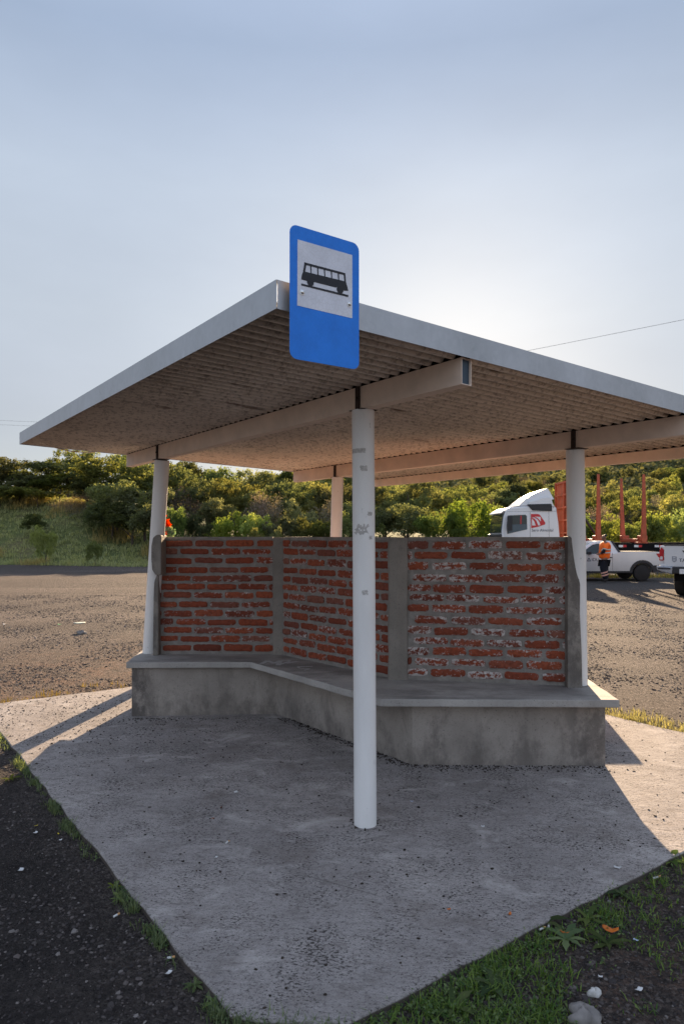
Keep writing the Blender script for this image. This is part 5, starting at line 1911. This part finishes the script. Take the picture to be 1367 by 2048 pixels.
for s_ in (0, 1):
    fx = (lambda a: a) if s_ == 0 else (lambda a: W2 - a)
    m_ = MB(); m_.prism_y([(fx(-.035), .80), (fx(.36), .775), (fx(.34), .59), (fx(.10), .655), (fx(-.02), .69)][::-1 if s_ == 0 else 1], -.14, .12)
    m_.build('bumper_corner', M['chromebar'], bm, local=True, bevel=.02)
    m_ = MB(); m_.box((fx(.16), -.142, .735), (.30, .008, .045)); m_.build('bumper_slot', M['plastic'], bm, local=True)
m_ = MB(); m_.box((.72, -.146, .675), (.40, .012, .12)); npl = m_.build('number_plate', M['vinylwhite'], bm, local=True, bevel=.004)
m_ = MB(); m_.box((.19, .86, .47), (.22, .02, .24)); m_.build('mud_flap', M['plastic'], hx, local=True)
m_ = MB(); m_.box((W2 - .19, .86, .47), (.22, .02, .24)); m_.build('mud_flap', M['plastic'], hx, local=True)
for wx, ax in ((.16, (-1, 0, 0)), (W2 - .16, (1, 0, 0))):
    for wy in (1.32, 4.3):
        wheel(hx, (wx, wy, .38 + GZ), .38, .26, ax)
m_ = MB(); m_.box((W2 / 2, 2.2, .5), (1.2, 4.0, .2)); m_.build('chassis', M['chassis'], hx, local=True)
text('TACUAREMBO', .125, (.475, -.033, .905), (math.pi / 2, 0, 0), M['ink'], tg)
# municipal crest: shield with bars
M['crest'] = m_plain('grey_crest_print', (0.20, 0.21, 0.24), .6)
m_ = MB(); m_.prism_y([(.31, 1.04), (.31, .94), (.34, .905), (.365, .895), (.39, .905), (.42, .94), (.42, 1.04)][::-1], -.034, -.02); cst = m_.build('crest', M['crest'], tg, local=True)
m_ = MB()
for z in (1.005, .965, .93): m_.box((.365, -.035, z), (.07, .004, .014))
m_.build('crest_bars', M['vinylwhite'], cst, local=True)

# ------------------------------------------------------------------ worker
WY = 23.3
wx_ = lambda px: (px - CX) * WY / F_PX
wz_ = lambda py: CAM_H - (py - HY) * WY / F_PX
A0 = Vector((wx_(1209), WY, GZ + .003))
man = empty('person', A0, 0, 'person in orange reflective shirt and navy trousers walking beside the white pickup', 'person')
M['skin'] = m_plain('brown_skin', (0.20, 0.105, 0.07), .6, 0, .1, 20)
M['hair'] = m_plain('black_hair', (0.012, 0.010, 0.010), .7, 0, .3, 40)
M['hivis'] = m_plain('orange_fluorescent_cloth', (1.0, 0.16, 0.012), .75, 0, .1, 14)
M['navy'] = m_plain('navy_cloth', (0.007, 0.008, 0.016), .85, 0, .3, 12)
M['silver'] = m_plain('silver_reflective_tape', (0.50, 0.50, 0.47), .4, .1, .12, 30)
M['pinktape'] = m_plain('warm_reflective_tape', (0.62, 0.33, 0.26), .5, 0, .12, 30)
M['boot'] = m_plain('black_boot_leather', (0.014, 0.013, 0.013), .6, 0, .2, 20)


def skin(name, pts, edges, mat, parent, sub=2):
    """pts: list of (px, py, depth offset, radius or (rx, ry)); one connected skinned surface"""
    me = bpy.data.meshes.new(name)
    me.from_pydata([(wx_(p[0]) - A0.x, p[2], wz_(p[1]) - A0.z) for p in pts], edges, [])
    me.materials.append(mat)
    o = bpy.data.objects.new(name, me)
    col.objects.link(o)
    o.parent = parent
    md = o.modifiers.new('skin', 'SKIN')
    md.use_smooth_shade = True
    for i, p in enumerate(pts):
        r = p[3] if isinstance(p[3], tuple) else (p[3], p[3])
        me.skin_vertices[0].data[i].radius = r
        me.skin_vertices[0].data[i].use_root = (i == 0)
    sb_ = o.modifiers.new('subd', 'SUBSURF'); sb_.levels = sub; sb_.render_levels = sub
    return o


ch = lambda a, b: [(i, i + 1) for i in range(a, b)]
body_pts = [(1207.5, 1117, 0, .09), (1208, 1108, 0, .10), (1208.8, 1097, 0, .11), (1209, 1088, 0, .12), (1208.6, 1083, 0, .065), (1207.6, 1080, 0, .055), (1206.6, 1076.5, 0, (.082, .075)), (1207.2, 1072.5, 0, (.085, .078)), (1207.5, 1070.6, 0, .05),
            (1207.8, 1086, -.17, .06), (1203.8, 1096, -.23, .048), (1199.8, 1103.5, -.24, .042), (1195.8, 1107.5, -.17, .032), (1194.4, 1108.6, -.14, .026),        # near arm
            (1210.5, 1086, .17, .06), (1212, 1097, .23, .048), (1206, 1106, .2, .04), (1197, 1107, .06, .030), (1195.4, 1107.6, .03, .026),                       # far arm
            (1205.6, 1121, -.085, .095), (1202.6, 1138, -.09, .062), (1206, 1150, -.09, .045), (1208.6, 1158.5, -.09, .04), (1204.6, 1161.3, -.10, .032),      # near leg
            (1210, 1121, .085, .095), (1210.5, 1138, .09, .062), (1212.5, 1150, .09, .045), (1213.5, 1157, .09, .04), (1210, 1159.8, .09, .032)]             # far leg
be_ = ch(0, 8) + [(3, 9)] + ch(9, 13) + [(3, 14)] + ch(14, 18) + [(0, 19)] + ch(19, 23) + [(0, 24)] + ch(24, 28)
# five fingers on each hand
for (hand, sgn_) in ((13, 1), (18, 1)):
    hxp, hyp, hd, _ = body_pts[hand]
    for k, (dx, dy, dd_) in enumerate(((-2.6, 2.2, -.025), (-3.2, 1.4, -.01), (-3.3, .4, .005), (-2.8, -.5, .02), (.4, -2.2, .02))):
        i0 = len(body_pts)
        body_pts += [(hxp + dx * .45, hyp + dy * .45, hd + dd_, .010), (hxp + dx, hyp + dy, hd + dd_ * 1.2, .008)]
        be_ += [(hand, i0), (i0, i0 + 1)]
body = skin('body', body_pts, be_, M['skin'], man)
shirt_pts = [(1207.3, 1119.5, 0, (.165, .20)), (1207.8, 1110, 0, (.155, .20)), (1209, 1099, 0, (.165, .215)), (1209.3, 1090, 0, (.155, .205)), (1209, 1085.2, 0, (.10, .13)), (1208.7, 1083.2, 0, .075),
             (1207.6, 1087.5, -.20, .085), (1204.6, 1095, -.25, .080), (1203.4, 1098.6, -.255, .078), (1210.6, 1087.5, .2, .085), (1212, 1095, .25, .08), (1212.2, 1098.6, .255, .078)]
shirt = skin('shirt', shirt_pts, ch(0, 5) + [(3, 6)] + ch(6, 8) + [(3, 9)] + ch(9, 11), M['hivis'], man)
skin('sleeve', [(1203, 1098.5, -.255, .066), (1200.2, 1103.6, -.25, .060), (1196.6, 1106.9, -.19, .050)], ch(0, 2), M['navy'], man)
skin('sleeve', [(1212.2, 1098.5, .255, .066), (1207, 1106, .22, .058), (1198.5, 1106.9, .09, .048)], ch(0, 2), M['navy'], man)
skin('trousers', [(1206.6, 1116.5, 0, (.19, .20)), (1205.2, 1124, -.09, .155), (1203.2, 1137, -.095, .125), (1206.4, 1148, -.095, .112), (1208.6, 1159.5, -.095, .105),
                  (1210.4, 1124, .09, .150), (1210.8, 1137, .095, .120), (1212.4, 1148, .095, .108), (1213.4, 1158.5, .095, .10)], [(0, 1)] + ch(1, 4) + [(0, 5)] + ch(5, 8), M['navy'], man)
for (a_, b_, dpt) in (((1208.6, 1158.5), (1203.6, 1161.2), -.095), ((1213.4, 1157.4), (1209, 1160.6), .095)):
    skin('boot', [(a_[0], a_[1] - 1.5, dpt, .085), (a_[0], a_[1] + 1.6, dpt, .080), (b_[0] - 1, b_[1] - .2, dpt - .01, .06)], ch(0, 2), M['boot'], man)


def band(pts, mat, parent, name='reflective_band', w=.04):
    """loop of tape: centre px,py, depth, rx, ry and tilt"""
    m = MB()
    x, y, d, rx, ry, tilt = pts
    n = 28
    for k, (s, zz) in enumerate(((1.0, -w / 2), (1.03, -w / 4), (1.03, w / 4), (1.0, w / 2))):
        for i in range(n):
            a = 2 * math.pi * i / n
            m.v.append((wx_(x) - A0.x + rx * s * math.cos(a), d + ry * s * math.sin(a), wz_(y) - A0.z + zz + tilt * math.cos(a)))
    for k in range(3):
        for i in range(n):
            i2 = (i + 1) % n
            m.f.append((k * n + i, k * n + i2, (k + 1) * n + i2, (k + 1) * n + i)); m.m.append(0)
    return m.build(name, mat, parent, local=True, smooth=True)


band((1208.9, 1099.2, 0, .178, .232, .012), M['silver'], shirt)
band((1208.2, 1105.4, 0, .172, .226, .012), M['silver'], shirt)
band((1203.8, 1098.0, -.255, .083, .083, -.02), M['silver'], shirt, w=.035)
m_ = MB()
for s_ in (-1, 1):
    pts = [(wx_(x_) - A0.x, s_ * .115 + d_, wz_(y_) - A0.z) for x_, y_, d_ in ((1204.6, 1092, 0), (1206.6, 1084.2, 0), (1209.5, 1083.5, 0), (1213.2, 1085.5, 0), (1215.6, 1091, 0), (1216, 1098, 0))]
    m_.tube(pts, .022, 8)
m_.build('reflective_strap', M['silver'], shirt, local=True, smooth=True)
for (x, y, d) in ((1205.6, 1144.2, -.095), (1206.8, 1149.4, -.095)):
    band((x, y, d, .110, .114, .03), M['pinktape'], man, w=.048)
# hair, ear, nose
skin('hair', [(1208.8, 1074.8, 0, (.072, .08)), (1208.9, 1071.6, 0, (.085, .082)), (1206.9, 1069.9, 0, (.062, .065))], ch(0, 2), M['hair'], man)
m_ = MB()
fz_ = lambda x, y, d: (wx_(x) - A0.x, d, wz_(y) - A0.z)
m_.tube([fz_(1202.3, 1074.5, 0), fz_(1201.0, 1075.9, 0), fz_(1202, 1076.6, 0)], [.012, .018, .012], 8)
m_.tube([fz_(1207.2, 1074.3, -.078), fz_(1207.4, 1075.3, -.092), fz_(1207, 1076.8, -.08)], [.012, .018, .01], 8)
m_.build('face_feature', M['skin'], man, local=True, smooth=True)
